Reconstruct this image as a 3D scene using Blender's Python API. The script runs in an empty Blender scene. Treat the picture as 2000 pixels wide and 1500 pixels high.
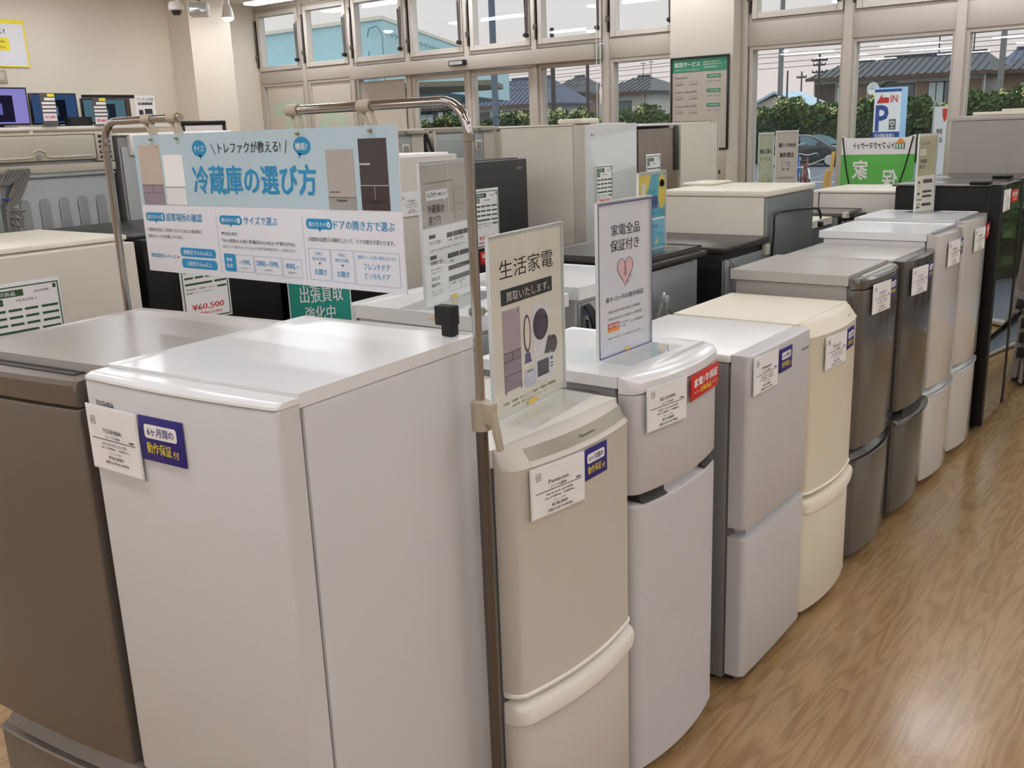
import bpy, bmesh, math, random
from mathutils import Vector, Matrix
random.seed(7)
S = bpy.context.scene
C = S.collection
PI = math.pi

# ------------------------------------------------------------------ camera
YAW, PITCH, ROLL = math.radians(-37.521162), math.radians(14.724375), math.radians(-2.1326454)
cam_data = bpy.data.cameras.new('camera')
cam_data.sensor_fit = 'HORIZONTAL'
cam_data.sensor_width = 36.0
cam_data.lens = 1893.3 / 2000.0 * 36.0
cam_data.clip_start = 0.02
cam_data.clip_end = 400
cam = bpy.data.objects.new('camera', cam_data)
C.objects.link(cam)
fw = Vector((math.sin(YAW) * math.cos(PITCH), math.cos(YAW) * math.cos(PITCH), -math.sin(PITCH)))
rt = Vector((math.cos(YAW), -math.sin(YAW), 0))
up = rt.cross(fw)
r2 = math.cos(ROLL) * rt + math.sin(ROLL) * up
u2 = -math.sin(ROLL) * rt + math.cos(ROLL) * up
cam.matrix_world = Matrix(((r2.x, u2.x, -fw.x, 0), (r2.y, u2.y, -fw.y, 0), (r2.z, u2.z, -fw.z, 1.745), (0, 0, 0, 1)))
S.camera = cam

# ------------------------------------------------------------------ light and exposure
S.view_settings.view_transform = 'Standard'
S.view_settings.look = 'None'
S.view_settings.gamma = 1.0
S.view_settings.use_curve_mapping = False
S.view_settings.exposure = 0.0
LAMP = 19.5          # radiance of the fluorescent diffusers
SKY = 1.0
try:
    S.cycles.use_denoising = True
    S.cycles.max_bounces = 10
    S.cycles.diffuse_bounces = 5
    S.cycles.transparent_max_bounces = 24
    S.cycles.sample_clamp_indirect = 4.0
except Exception:
    pass

def lin(c):
    r = []
    for v in c[:3]:
        v = v / 255.0
        r.append(v / 12.92 if v <= 0.04045 else ((v + 0.055) / 1.055) ** 2.4)
    return (r[0], r[1], r[2], 1.0)

w = bpy.data.worlds.new('dusk_sky')
S.world = w
w.use_nodes = True
nt = w.node_tree
nt.nodes.clear()
tc = nt.nodes.new('ShaderNodeTexCoord')
sx = nt.nodes.new('ShaderNodeSeparateXYZ')
rp = nt.nodes.new('ShaderNodeValToRGB')
bgn = nt.nodes.new('ShaderNodeBackground')
wo = nt.nodes.new('ShaderNodeOutputWorld')
e = rp.color_ramp.elements
e[0].position = 0.0; e[0].color = lin((238, 222, 220))
e[1].position = 0.5; e[1].color = lin((226, 232, 234))
k = e.new(0.10); k.color = lin((236, 231, 230))
k = e.new(0.20); k.color = lin((230, 237, 233))
nt.links.new(tc.outputs['Generated'], sx.inputs[0])
nt.links.new(sx.outputs['Z'], rp.inputs[0])
nt.links.new(rp.outputs[0], bgn.inputs[0])
ov = nt.nodes.new('ShaderNodeMapRange')      # the dusk sky is brighter overhead
ov.inputs[1].default_value = 0.35; ov.inputs[2].default_value = 0.75
ov.inputs[3].default_value = SKY; ov.inputs[4].default_value = SKY * 2.4
nt.links.new(sx.outputs['Z'], ov.inputs[0])
nt.links.new(ov.outputs[0], bgn.inputs[1])
nt.links.new(bgn.outputs[0], wo.inputs[0])

# ------------------------------------------------------------------ materials
def mat(name, rgb, rough=0.5, metal=0.0, bump=0.0, bscale=200.0, var=0.04, spec=0.5, emit=None, estr=0.0, stretch=None, coat=0.0):
    m = bpy.data.materials.new(name)
    m.use_nodes = True
    t = m.node_tree
    b = t.nodes['Principled BSDF']
    base = lin(rgb)
    b.inputs['Roughness'].default_value = rough
    b.inputs['Metallic'].default_value = metal
    b.inputs['Specular IOR Level'].default_value = spec
    b.inputs['Coat Weight'].default_value = coat
    b.inputs['Coat Roughness'].default_value = 0.05
    c = t.nodes.new('ShaderNodeTexCoord')
    mp = t.nodes.new('ShaderNodeMapping')
    if stretch:
        mp.inputs['Scale'].default_value = stretch
    t.links.new(c.outputs['Object'], mp.inputs[0])
    n = t.nodes.new('ShaderNodeTexNoise')
    n.inputs['Scale'].default_value = 3.0 if not stretch else 20.0
    n.inputs['Detail'].default_value = 3.0
    t.links.new(mp.outputs[0], n.inputs['Vector'])
    r = t.nodes.new('ShaderNodeValToRGB')
    lo = [v * (1 - var) for v in base[:3]] + [1]
    hi = [min(1, v * (1 + var)) for v in base[:3]] + [1]
    r.color_ramp.elements[0].color = lo
    r.color_ramp.elements[1].color = hi
    t.links.new(n.outputs['Fac'], r.inputs[0])
    t.links.new(r.outputs[0], b.inputs['Base Color'])
    if bump:
        n2 = t.nodes.new('ShaderNodeTexNoise')
        n2.inputs['Scale'].default_value = bscale
        t.links.new(c.outputs['Object'], n2.inputs['Vector'])
        bp = t.nodes.new('ShaderNodeBump')
        bp.inputs['Strength'].default_value = bump
        bp.inputs['Distance'].default_value = 0.002
        t.links.new(n2.outputs['Fac'], bp.inputs['Height'])
        t.links.new(bp.outputs[0], b.inputs['Normal'])
    if emit:
        b.inputs['Emission Color'].default_value = lin(emit)
        b.inputs['Emission Strength'].default_value = estr
    return m

def glass_mat(name, tint=(250, 252, 252), ior=1.5, rough=0.0):
    m = bpy.data.materials.new(name)
    m.use_nodes = True
    t = m.node_tree
    t.nodes.clear()
    o = t.nodes.new('ShaderNodeOutputMaterial')
    mx = t.nodes.new('ShaderNodeMixShader')
    tr = t.nodes.new('ShaderNodeBsdfTransparent')
    gl = t.nodes.new('ShaderNodeBsdfGlossy')
    lw = t.nodes.new('ShaderNodeLayerWeight')
    pw = t.nodes.new('ShaderNodeMath'); pw.operation = 'POWER'; pw.inputs[1].default_value = 5.0
    fr = t.nodes.new('ShaderNodeMath'); fr.operation = 'MULTIPLY_ADD'
    f0 = ((ior - 1) / (ior + 1)) ** 2
    fr.inputs[1].default_value = 1 - f0; fr.inputs[2].default_value = f0
    t.links.new(lw.outputs['Facing'], pw.inputs[0])
    t.links.new(pw.outputs[0], fr.inputs[0])
    tr.inputs[0].default_value = lin(tint)
    gl.inputs['Roughness'].default_value = rough
    t.links.new(fr.outputs[0], mx.inputs[0])
    t.links.new(tr.outputs[0], mx.inputs[1])
    t.links.new(gl.outputs[0], mx.inputs[2])
    t.links.new(mx.outputs[0], o.inputs[0])
    return m

def emis(name, rgb, s):
    m = bpy.data.materials.new(name)
    m.use_nodes = True
    t = m.node_tree
    t.nodes.clear()
    o = t.nodes.new('ShaderNodeOutputMaterial')
    em = t.nodes.new('ShaderNodeEmission')
    em.inputs[0].default_value = lin(rgb)
    em.inputs[1].default_value = s
    t.links.new(em.outputs[0], o.inputs[0])
    return m

M = dict(
    white=mat('white_enamel', (206, 206, 206), 0.42, bump=0.05, bscale=900),
    white_top=mat('white_gloss_plastic', (230, 232, 233), 0.18),
    white_trim=mat('white_trim_plastic', (240, 239, 237), 0.3),
    warm=mat('warm_white_enamel', (205, 199, 189), 0.45, bump=0.05, bscale=900),
    warm_top=mat('warm_white_plastic', (240, 237, 228), 0.28),
    iris=mat('cool_white_enamel', (196, 194, 194), 0.4, bump=0.05, bscale=900),
    ivory=mat('ivory_enamel', (224, 217, 196), 0.42, bump=0.05, bscale=900),
    ivory_top=mat('ivory_plastic', (242, 235, 216), 0.3),
    beige=mat('beige_enamel', (212, 205, 192), 0.5, bump=0.05, bscale=900),
    beige_top=mat('pale_cream_plastic', (228, 222, 206), 0.4),
    silver=mat('brown_grey_metallic_enamel', (112, 103, 94), 0.3, metal=0.35),
    silver_top=mat('grey_plastic', (168, 164, 158), 0.25),
    gsteel=mat('grey_gloss_steel', (104, 100, 95), 0.16, metal=0.45),
    gsteel2=mat('dark_grey_gloss_steel', (90, 87, 83), 0.15, metal=0.5),
    gray_top=mat('matt_grey_plastic', (176, 172, 165), 0.3),
    tallgray=mat('taupe_grey_enamel', (150, 144, 137), 0.5),
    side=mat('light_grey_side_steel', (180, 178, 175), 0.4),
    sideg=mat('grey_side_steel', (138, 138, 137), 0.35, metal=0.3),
    whitegloss=mat('glossy_white_steel_door', (198, 193, 188), 0.14, coat=.6),
    black=mat('black_enamel', (9, 8, 8), 0.5, spec=0.3),
    blackg=mat('black_mirror_glass', (10, 11, 10), 0.03, spec=0.8, coat=1.0),
    darkcharcoal=mat('charcoal_enamel', (28, 29, 31), 0.4),
    darktop=mat('dark_brown_top', (46, 42, 39), 0.32),
    brownwood=mat('brown_woodgrain_door', (120, 106, 94), 0.2, stretch=(9, 9, 0.35), var=0.25),
    glasswhite=mat('white_glass_door', (208, 212, 211), 0.05, coat=1.0),
    galv=mat('galvanised_back_steel', (158, 164, 164), 0.42, metal=0.55, bump=0.1, bscale=300),
    galvd=mat('dark_galvanised_back', (122, 128, 128), 0.4, metal=0.6),
    plas=mat('cream_service_plastic', (196, 190, 174), 0.5),
    plasd=mat('grey_service_plastic', (150, 148, 138), 0.45),
    dark=mat('dark_recess', (40, 39, 40), 0.5),
    greyrec=mat('grey_recess', (110, 110, 116), 0.4),
    lipgray=mat('pale_grey_handle', (196, 198, 200), 0.15, metal=0.3),
    rubber=mat('black_rubber', (16, 16, 17), 0.7),
    cordg=mat('grey_cord', (120, 118, 114), 0.6),
    cordb=mat('black_cord', (18, 18, 20), 0.5),
    cordblue=mat('blue_tie', (44, 60, 150), 0.5),
    chrome=mat('chrome', (178, 176, 176), 0.1, metal=1.0),
    steel=mat('brushed_steel', (112, 107, 104), 0.28, metal=1.0, stretch=(60, 60, 1)),
    clamp=mat('beige_plastic', (176, 166, 146), 0.45),
    champagne=mat('champagne_strip', (150, 143, 130), 0.35, metal=0.4),
    brass=mat('brass', (196, 172, 128), 0.3, metal=0.9),
    paper=mat('white_paper', (238, 238, 238), 0.6),
    cream=mat('cream_paper', (228, 222, 208), 0.6),
    greige=mat('greige_paper', (186, 178, 168), 0.6),
    pinkpaper=mat('pale_lilac_paper', (224, 225, 232), 0.6),
    paleblue=mat('pale_blue_print', (178, 200, 210), 0.55),
    blue=mat('sky_blue_ink', (20, 136, 186), 0.55),
    navy=mat('navy_ink', (34, 26, 120), 0.5),
    ink=mat('black_ink', (26, 24, 24), 0.6),
    inkg=mat('grey_ink', (84, 80, 80), 0.6),
    red=mat('red_ink', (208, 40, 34), 0.5),
    yellow=mat('yellow_ink', (240, 220, 50), 0.55),
    stick=mat('faded_yellow_sticker', (222, 190, 96), 0.5),
    orange=mat('orange_ink', (236, 150, 60), 0.55),
    green=mat('dark_green_ink', (46, 84, 48), 0.55),
    teal=mat('teal_ink', (24, 142, 128), 0.55),
    teal2=mat('green_header_ink', (62, 140, 108), 0.55),
    mint=mat('pale_mint_ink', (190, 206, 184), 0.6),
    khaki=mat('khaki_green_paper', (166, 172, 148), 0.5),
    frost=mat('frosted_window_paper', (206, 198, 184), 0.7),
    pink=mat('pink_ink', (232, 190, 194), 0.55),
    lime=mat('lime_green_fabric', (98, 186, 84), 0.6),
    wall=mat('warm_white_wallpaper', (222, 214, 200), 0.85, bump=0.15, bscale=250),
    wallc=mat('cream_wallpaper', (206, 199, 187), 0.85, bump=0.15, bscale=250),
    ceil=mat('white_ceiling_board', (214, 208, 198), 0.9, bump=0.2, bscale=120),
    alu=mat('beige_aluminium', (188, 180, 170), 0.45, metal=0.15),
    alul=mat('pale_aluminium', (206, 200, 192), 0.4, metal=0.15),
    knob=mat('black_knob', (30, 28, 28), 0.4),
    bezel=mat('black_bezel', (12, 12, 14), 0.25),
    glass=glass_mat('window_glass'),
    acryl=glass_mat('clear_acrylic', (254, 255, 255), 1.4, 0.02),
    edge=mat('bright_acrylic_edge', (225, 228, 228), 0.15),
    lamp=emis('fluorescent_diffuser', (248, 250, 255), LAMP),
    spotl=emis('spot_bulb', (255, 252, 246), 14.0),
    lampbody=mat('white_lamp_body', (228, 226, 222), 0.4),
)

# ------------------------------------------------------------------ mesh helpers
def bm_box(bm, x0, x1, y0, y1, z0, z1):
    v = [bm.verts.new(p) for p in ((x0, y0, z0), (x1, y0, z0), (x1, y1, z0), (x0, y1, z0), (x0, y0, z1), (x1, y0, z1), (x1, y1, z1), (x0, y1, z1))]
    for f in ((0, 3, 2, 1), (4, 5, 6, 7), (0, 1, 5, 4), (1, 2, 6, 5), (2, 3, 7, 6), (3, 0, 4, 7)):
        bm.faces.new([v[i] for i in f])

def bm_prism(bm, pts, a, b, axis='y'):
    """outline pts (u, v) extruded from a to b along axis; u, v are the other two axes in order"""
    def P(u, v, t):
        return {'x': (t, u, v), 'y': (u, t, v), 'z': (u, v, t)}[axis]
    A = [bm.verts.new(P(u, v, a)) for u, v in pts]
    B = [bm.verts.new(P(u, v, b)) for u, v in pts]
    n = len(pts)
    bm.faces.new(A); bm.faces.new(B[::-1])
    for i in range(n):
        bm.faces.new((A[i], A[(i + 1) % n], B[(i + 1) % n], B[i]))

def bm_tube(bm, pts, r, seg=10, closed=False, r_end=None):
    pts = [Vector(p) for p in pts]
    n = len(pts)
    rings = []
    ref = None
    for i, p in enumerate(pts):
        if closed:
            d = pts[(i + 1) % n] - pts[i - 1]
        else:
            d = pts[min(i + 1, n - 1)] - pts[max(i - 1, 0)]
        d.normalize()
        if ref is None:
            ref = Vector((0, 0, 1)) if abs(d.z) < 0.9 else Vector((1, 0, 0))
            ref = (ref - d * ref.dot(d)).normalized()
        else:
            ref = ref - d * ref.dot(d)
            ref = ref.normalized() if ref.length > 1e-6 else d.orthogonal().normalized()
        s = d.cross(ref)
        rr = r if r_end is None else r + (r_end - r) * i / max(1, n - 1)
        rings.append([bm.verts.new(p + ref * (rr * math.cos(2 * PI * k / seg)) + s * (rr * math.sin(2 * PI * k / seg))) for k in range(seg)])
    m = n if closed else n - 1
    for i in range(m):
        a, b = rings[i], rings[(i + 1) % n]
        for k in range(seg):
            bm.faces.new((a[k], a[(k + 1) % seg], b[(k + 1) % seg], b[k]))
    if not closed:
        bm.faces.new(rings[0][::-1]); bm.faces.new(rings[-1])

def bm_lathe(bm, prof, c=(0, 0, 0), axis='z', seg=20):
    rings = []
    for r, t in prof:
        ring = []
        for k in range(seg):
            a = 2 * PI * k / seg
            u, v = r * math.cos(a), r * math.sin(a)
            p = {'z': (u, v, t), 'y': (u, t, v), 'x': (t, u, v)}[axis]
            ring.append(bm.verts.new((p[0] + c[0], p[1] + c[1], p[2] + c[2])))
        rings.append(ring)
    for a, b in zip(rings, rings[1:]):
        for k in range(seg):
            bm.faces.new((a[k], a[(k + 1) % seg], b[(k + 1) % seg], b[k]))
    bm.faces.new(rings[0][::-1]); bm.faces.new(rings[-1])

def smooth_path(pts, n=8):
    P = [Vector(p) for p in pts]
    out = []
    for i in range(len(P) - 1):
        p0, p1, p2, p3 = P[max(i - 1, 0)], P[i], P[i + 1], P[min(i + 2, len(P) - 1)]
        for k in range(n):
            t = k / n
            out.append(0.5 * ((2 * p1) + (-p0 + p2) * t + (2 * p0 - 5 * p1 + 4 * p2 - p3) * t * t + (-p0 + 3 * p1 - 3 * p2 + p3) * t ** 3))
    out.append(P[-1])
    return out

def obj(name, bm, m, parent=None, bevel=0.0, seg=2, smooth=True, ang=38, loc=None, rotz=0.0):
    if isinstance(bm, bmesh.types.BMesh):
        bmesh.ops.recalc_face_normals(bm, faces=bm.faces[:])
        if bevel:
            ed = [e for e in bm.edges if len(e.link_faces) == 2 and e.calc_face_angle(0) > math.radians(30)]
            bmesh.ops.bevel(bm, geom=ed, offset=bevel, segments=seg, profile=0.5, affect='EDGES', clamp_overlap=True)
        me = bpy.data.meshes.new(name)
        bm.to_mesh(me)
        bm.free()
    else:
        me = bm
    if smooth and len(me.polygons):
        me.polygons.foreach_set('use_smooth', [True] * len(me.polygons))
        me.set_sharp_from_angle(angle=math.radians(ang))
    ms = m if isinstance(m, (list, tuple)) else [m]
    for x in ms:
        me.materials.append(x)
    o = bpy.data.objects.new(name, me)
    C.objects.link(o)
    if parent:
        o.parent = parent
    if loc:
        o.location = loc
    if rotz:
        o.rotation_euler = (0, 0, rotz)
    return o

def boxes(name, lst, m, parent=None, bevel=0.0, **k):
    bm = bmesh.new()
    for b in lst:
        bm_box(bm, *b)
    return obj(name, bm, m, parent, bevel, **k)

def tag(o, label, cat, group=None, kind=None):
    o['label'] = label
    o['category'] = cat
    if group: o['group'] = group
    if kind: o['kind'] = kind
    return o

def thing(name, label, cat, loc=(0, 0, 0), rotz=0.0, group=None):
    o = bpy.data.objects.new(name, None)
    o.empty_display_size = 0.1
    C.objects.link(o)
    o.location = loc
    o.rotation_euler = (0, 0, rotz)
    return tag(o, label, cat, group)

def struct(name, bm, m, parent=None, **k):
    o = obj(name, bm, m, parent, **k)
    if not parent:
        o['kind'] = 'structure'
    return o

# ------------------------------------------------------------------ lettering
_ts = bpy.data.scenes.new('lettering_workshop')
_tc = bpy.data.curves.new('lettering_curve', 'FONT')
_to = bpy.data.objects.new('lettering_curve', _tc)
_ts.collection.objects.link(_to)
_cache = {}
def glyphs(body, bold):
    key = body
    if key not in _cache:
        _tc.body = body
        _tc.resolution_u = 2
        _tc.offset = 0.0
        vl = _ts.view_layers[0]
        vl.update()
        dg = vl.depsgraph
        dg.update()
        me = bpy.data.meshes.new_from_object(_to.evaluated_get(dg))
        vs = [(v.co.x, v.co.y) for v in me.vertices]
        fs = [tuple(p.vertices) for p in me.polygons]
        bpy.data.meshes.remove(me)
        _cache[key] = (vs, fs)
    return _cache[key]

def lettering(parent, items, m, y=-0.0008, bold=0.0, name='lettering', mirror=None, ymap=None, tilt=0.0, split=False):
    if split:
        return [lettering(parent, [it], m, y, bold, name, mirror, ymap, tilt) for it in items]
    """items: (text, x0, x1, z0, z1) in the local x-z plane of parent"""
    V, F = [], []
    for it in items:
        body, x0, x1, z0, z1 = it[:5]
        vs, fs = glyphs(body, it[5] if len(it) > 5 else bold)
        if not vs:
            continue
        ux = min(v[0] for v in vs); uX = max(v[0] for v in vs)
        uy = min(v[1] for v in vs); uY = max(v[1] for v in vs)
        sxx = (x1 - x0) / max(1e-6, uX - ux)
        szz = (z1 - z0) / max(1e-6, uY - uy)
        bd = max(0.0, it[5] if len(it) > 5 else bold) * 1.1
        offs = [(0, 0)] if bd < .004 else ([(-bd, 0), (bd, 0)] if bd < .018 else [(-bd, -bd), (bd, -bd), (-bd, bd), (bd, bd)])
        for qi, (ox, oy) in enumerate(offs):
            n = len(V)
            for a, b in vs:
                x = x0 + (a - ux + ox) * sxx
                z = z0 + (b - uy + oy) * szz
                x += tilt * (z - z0)
                if mirror is not None:
                    x = 2 * mirror - x
                V.append((x, (y if ymap is None else ymap(x) + y) - qi * 2e-5, z))
            F += [tuple(i + n for i in f) for f in fs]
    me = bpy.data.meshes.new(name)
    me.from_pydata(V, [], F)
    return obj(name, me, m, parent, smooth=False)

def flat(parent, name, rects, m, y=-0.0005, t=0.0003, rad=0.0, split=False):
    if split:
        return [flat(parent, name, [r], m, y, t, rad) for r in rects]
    """thin printed blocks: (x0, x1, z0, z1)"""
    bm = bmesh.new()
    for r in rects:
        x0, x1, z0, z1 = r[:4]
        if rad:
            q = min(rad, (x1 - x0) / 2.01, (z1 - z0) / 2.01)
            pts = []
            for cx, cz, a0 in ((x1 - q, z1 - q, 0), (x0 + q, z1 - q, 90), (x0 + q, z0 + q, 180), (x1 - q, z0 + q, 270)):
                for s in range(5):
                    a = math.radians(a0 + s * 22.5)
                    pts.append((cx + q * math.cos(a), cz + q * math.sin(a)))
            bm_prism(bm, pts, y, y + t, 'y')
        else:
            bm_box(bm, x0, x1, y, y + t, z0, z1)
    return obj(name, bm, m, parent, smooth=False)

def poly(parent, name, polys, m, y=-0.0005, t=0.0003, split=False):
    if split:
        return [poly(parent, name, [p], m, y, t) for p in polys]
    bm = bmesh.new()
    for p in polys:
        bm_prism(bm, p, y, y + t, 'y')
    return obj(name, bm, m, parent, smooth=False)

def ell(cx, cz, rx, rz, n=28, a0=0, a1=360):
    return [(cx + rx * math.cos(math.radians(a0 + (a1 - a0) * i / n)), cz + rz * math.sin(math.radians(a0 + (a1 - a0) * i / n))) for i in range(n)]

def outline(parent, name, rects, m, wd=0.0006, y=-0.0006):
    r = []
    for x0, x1, z0, z1 in rects:
        r += [(x0, x1, z0, z0 + wd), (x0, x1, z1 - wd, z1), (x0, x0 + wd, z0, z1), (x1 - wd, x1, z0, z1)]
    return flat(parent, name, r, m, y)

# ================================================================== the room
XL, XR, YB, YF, ZC = -10.0, 12.0, -14.0, 8.2, 3.28

def floor_mat():
    m = bpy.data.materials.new('oak_vinyl_planks')
    m.use_nodes = True
    t = m.node_tree
    N, L = t.nodes, t.links
    b = N['Principled BSDF']
    c = N.new('ShaderNodeTexCoord')
    mp = N.new('ShaderNodeMapping')
    mp.inputs['Rotation'].default_value = (0, 0, PI / 2)
    L.new(c.outputs['Object'], mp.inputs[0])
    br = N.new('ShaderNodeTexBrick')
    br.offset = 0.37
    br.offset_frequency = 2
    br.inputs['Scale'].default_value = 1.0
    br.inputs['Brick Width'].default_value = 0.92
    br.inputs['Row Height'].default_value = 0.102
    br.inputs['Mortar Size'].default_value = 0.0006
    br.inputs['Color1'].default_value = (0, 0, 0, 1)
    br.inputs['Color2'].default_value = (1, 1, 1, 1)
    br.inputs['Mortar'].default_value = (0.3, 0.3, 0.3, 1)
    L.new(mp.outputs[0], br.inputs['Vector'])
    # each plank takes its grain from its own place in the noise
    sc = N.new('ShaderNodeMapping')
    sc.inputs['Scale'].default_value = (13.0, 1.3, 1.0)
    L.new(c.outputs['Object'], sc.inputs[0])
    cmb = N.new('ShaderNodeCombineXYZ')
    mu = N.new('ShaderNodeMath'); mu.operation = 'MULTIPLY'; mu.inputs[1].default_value = 37.0
    L.new(br.outputs['Color'], mu.inputs[0])
    L.new(mu.outputs[0], cmb.inputs['Z'])
    L.new(mu.outputs[0], cmb.inputs['Y'])
    ad = N.new('ShaderNodeVectorMath'); ad.operation = 'ADD'
    L.new(sc.outputs[0], ad.inputs[0]); L.new(cmb.outputs[0], ad.inputs[1])
    n1 = N.new('ShaderNodeTexNoise'); n1.inputs['Scale'].default_value = 1.1; n1.inputs['Detail'].default_value = 1.5
    L.new(ad.outputs[0], n1.inputs['Vector'])
    m1 = N.new('ShaderNodeMath'); m1.operation = 'MULTIPLY'; m1.inputs[1].default_value = 14.0
    L.new(n1.outputs['Fac'], m1.inputs[0])
    pp = N.new('ShaderNodeMath'); pp.operation = 'PINGPONG'; pp.inputs[1].default_value = 1.0
    L.new(m1.outputs[0], pp.inputs[0])
    sc2 = N.new('ShaderNodeMapping'); sc2.inputs['Scale'].default_value = (220.0, 6.0, 1.0)
    L.new(c.outputs['Object'], sc2.inputs[0])
    n2 = N.new('ShaderNodeTexNoise'); n2.inputs['Scale'].default_value = 1.0; n2.inputs['Detail'].default_value = 3.0
    L.new(sc2.outputs[0], n2.inputs['Vector'])
    mix = N.new('ShaderNodeMix'); mix.data_type = 'FLOAT'; mix.inputs[0].default_value = 0.6
    L.new(pp.outputs[0], mix.inputs[2]); L.new(n2.outputs['Fac'], mix.inputs[3])
    cr = N.new('ShaderNodeValToRGB')
    cr.color_ramp.elements[0].color = lin((138, 105, 68)); cr.color_ramp.elements[0].position = 0.1
    cr.color_ramp.elements[1].color = lin((172, 141, 100)); cr.color_ramp.elements[1].position = 0.62
    L.new(mix.outputs[0], cr.inputs[0])
    hs = N.new('ShaderNodeHueSaturation')
    mr = N.new('ShaderNodeMapRange')
    mr.inputs[3].default_value = 0.93; mr.inputs[4].default_value = 1.05
    L.new(br.outputs['Color'], mr.inputs[0]); L.new(mr.outputs[0], hs.inputs['Value'])
    L.new(cr.outputs[0], hs.inputs['Color'])
    L.new(hs.outputs[0], b.inputs['Base Color'])
    b.inputs['Roughness'].default_value = 0.2
    b.inputs['Coat Weight'].default_value = 0.35
    b.inputs['Coat Roughness'].default_value = 0.16
    n3 = N.new('ShaderNodeTexNoise'); n3.inputs['Scale'].default_value = 60.0; n3.inputs['Detail'].default_value = 4.0
    L.new(c.outputs['Object'], n3.inputs['Vector'])
    bp = N.new('ShaderNodeBump'); bp.inputs['Strength'].default_value = 0.3; bp.inputs['Distance'].default_value = 0.002
    L.new(n3.outputs['Fac'], bp.inputs['Height'])
    L.new(bp.outputs[0], b.inputs['Normal'])
    return m

bm = bmesh.new(); bm_box(bm, XL - 0.2, XR + 0.2, YB - 0.2, YF + 0.1, -0.12, 0.0)
struct('floor', bm, floor_mat(), smooth=False)
bm = bmesh.new(); bm_box(bm, XL - 0.2, XR + 0.2, YB - 0.2, YF + 0.1, ZC, ZC + 0.15)
struct('ceiling', bm, M['ceil'], smooth=False)
bm = bmesh.new(); bm_box(bm, XL - 0.2, XL, YB - 0.2, YF + 0.1, 0, ZC)
struct('wall_left', bm, M['wall'], smooth=False)
bm = bmesh.new(); bm_box(bm, XR, XR + 0.2, YB - 0.2, YF + 0.1, 0, ZC)
struct('wall_right', bm, M['wall'], smooth=False)
bm = bmesh.new(); bm_box(bm, XL, XR, YB - 0.2, YB, 0, ZC)
struct('wall_back', bm, M['wall'], smooth=False)
bm = bmesh.new(); bm_box(bm, XL, -9.64, 6.95, 7.5, 0, ZC)
struct('wall_pillar', bm, M['wall'], smooth=False)
bm = bmesh.new(); bm_box(bm, -4.25, -3.66, 7.98, 8.5, 0, ZC)
struct('wall_pier', bm, M['wallc'], smooth=False)
bm = bmesh.new(); bm_box(bm, 4.98, XR, YF - 0.05, YF + 0.1, 0, ZC)
struct('wall_front', bm, M['wall'], smooth=False)

LB = [-10.0, -9.16, -8.36, -7.5, -6.67, -5.82, -5.0, -4.25]
RB = [-3.62, -2.75, -1.91, -1.05, -0.2, 0.65, 1.5, 2.35, 3.2, 4.05, 4.98]
wn = [0]
def win(x0, x1, z0, z1, fr=0.035, sash=0.0, stay=False, y=YF, latch=False):
    wn[0] += 1
    r = bpy.data.objects.new('window_%d' % wn[0], None); C.objects.link(r)
    r.location = ((x0 + x1) / 2, y, z0); r['kind'] = 'structure'
    W, H = (x1 - x0) / 2, z1 - z0
    def ring(bm, a, b, c, d, t, ya, yb):
        bm_box(bm, a, a + t, ya, yb, c, d); bm_box(bm, b - t, b, ya, yb, c, d)
        bm_box(bm, a + t, b - t, ya, yb, c, c + t); bm_box(bm, a + t, b - t, ya, yb, d - t, d)
    bm = bmesh.new(); ring(bm, -W, W, 0, H, fr, -0.05, 0.05)
    obj('frame', bm, M['alu'], r, bevel=0.003, seg=1)
    g = fr
    if sash:
        bm = bmesh.new(); ring(bm, -W + fr + .002, W - fr - .002, fr + .002, H - fr - .002, sash, -0.072, 0.02)
        obj('sash', bm, M['alul'], r, bevel=0.004, seg=1)
        g = fr + sash
    bm = bmesh.new(); bm_box(bm, -W + g - .004, W - g + .004, -0.004, 0.004, g - .004, H - g + .004)
    obj('glass_pane', bm, M['glass'], r, smooth=False)
    if stay:
        bm = bmesh.new()
        bm_tube(bm, [(W - .075, -.085, H * .72), (W - .06, -.095, H * .2)], .009, 8)
        bm_tube(bm, [(W - .045, -.08, H * .75), (W - .05, -.09, H * .2)], .006, 8)
        s = obj('stay_arm', bm, M['steel'], r)
        bm = bmesh.new(); bm_lathe(bm, [(.001, -.03), (.02, -.025), (.024, 0), (.02, .02), (.001, .025)], (W - .055, -.1, H * .17), 'y', 12)
        obj('knob', bm, M['knob'], s)
        boxes('latch', [(-W + .008, -W + .022, -.09, -.05, .08, .62), (-W + .0, -W + .03, -.1, -.05, .17, .22)], M['steel'], r, .003)
    return r

for a, b in zip(LB, LB[1:]):
    win(a + .015, b - .015, 2.5, 3.24, .03, .052, True)
for i, (a, b) in enumerate(zip(RB, RB[1:])):
    win(a + .02, b - .02, 2.53, 3.24, .03, .05, i < 3)
for i, (a, b) in enumerate(zip(LB, LB[1:])):
    if i in (0, 1, 2, 5, 6):
        win(a + .03, b - .03, 0.02, 2.385 if i < 3 else 2.345, .035)
for a, b in zip(RB, RB[1:]):
    win(a + .03, b - .03, 0.02, 2.345, .03)
tn = [0]
def trim(lst, m=M['alu'], bev=.004):
    tn[0] += 1
    o = boxes('trim_%d' % tn[0], lst, m, None, bev)
    o['kind'] = 'structure'
    return o
for x in LB[1:-1]:
    trim([(x - .03, x + .03, YF - .075, YF + .06, 0, 3.26)])
trim([(-10.0, -9.97, YF - .06, YF + .06, 0, 3.26)])
for x in RB[1:-1]:
    trim([(x - .035, x + .035, YF - .085, YF + .07, 0, 3.26)])
trim([(-3.66, -3.6, YF - .07, YF + .06, 0, 3.26)])
trim([(-9.97, -8.3, YF - .06, YF + .05, 2.385, 2.515)])
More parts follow.
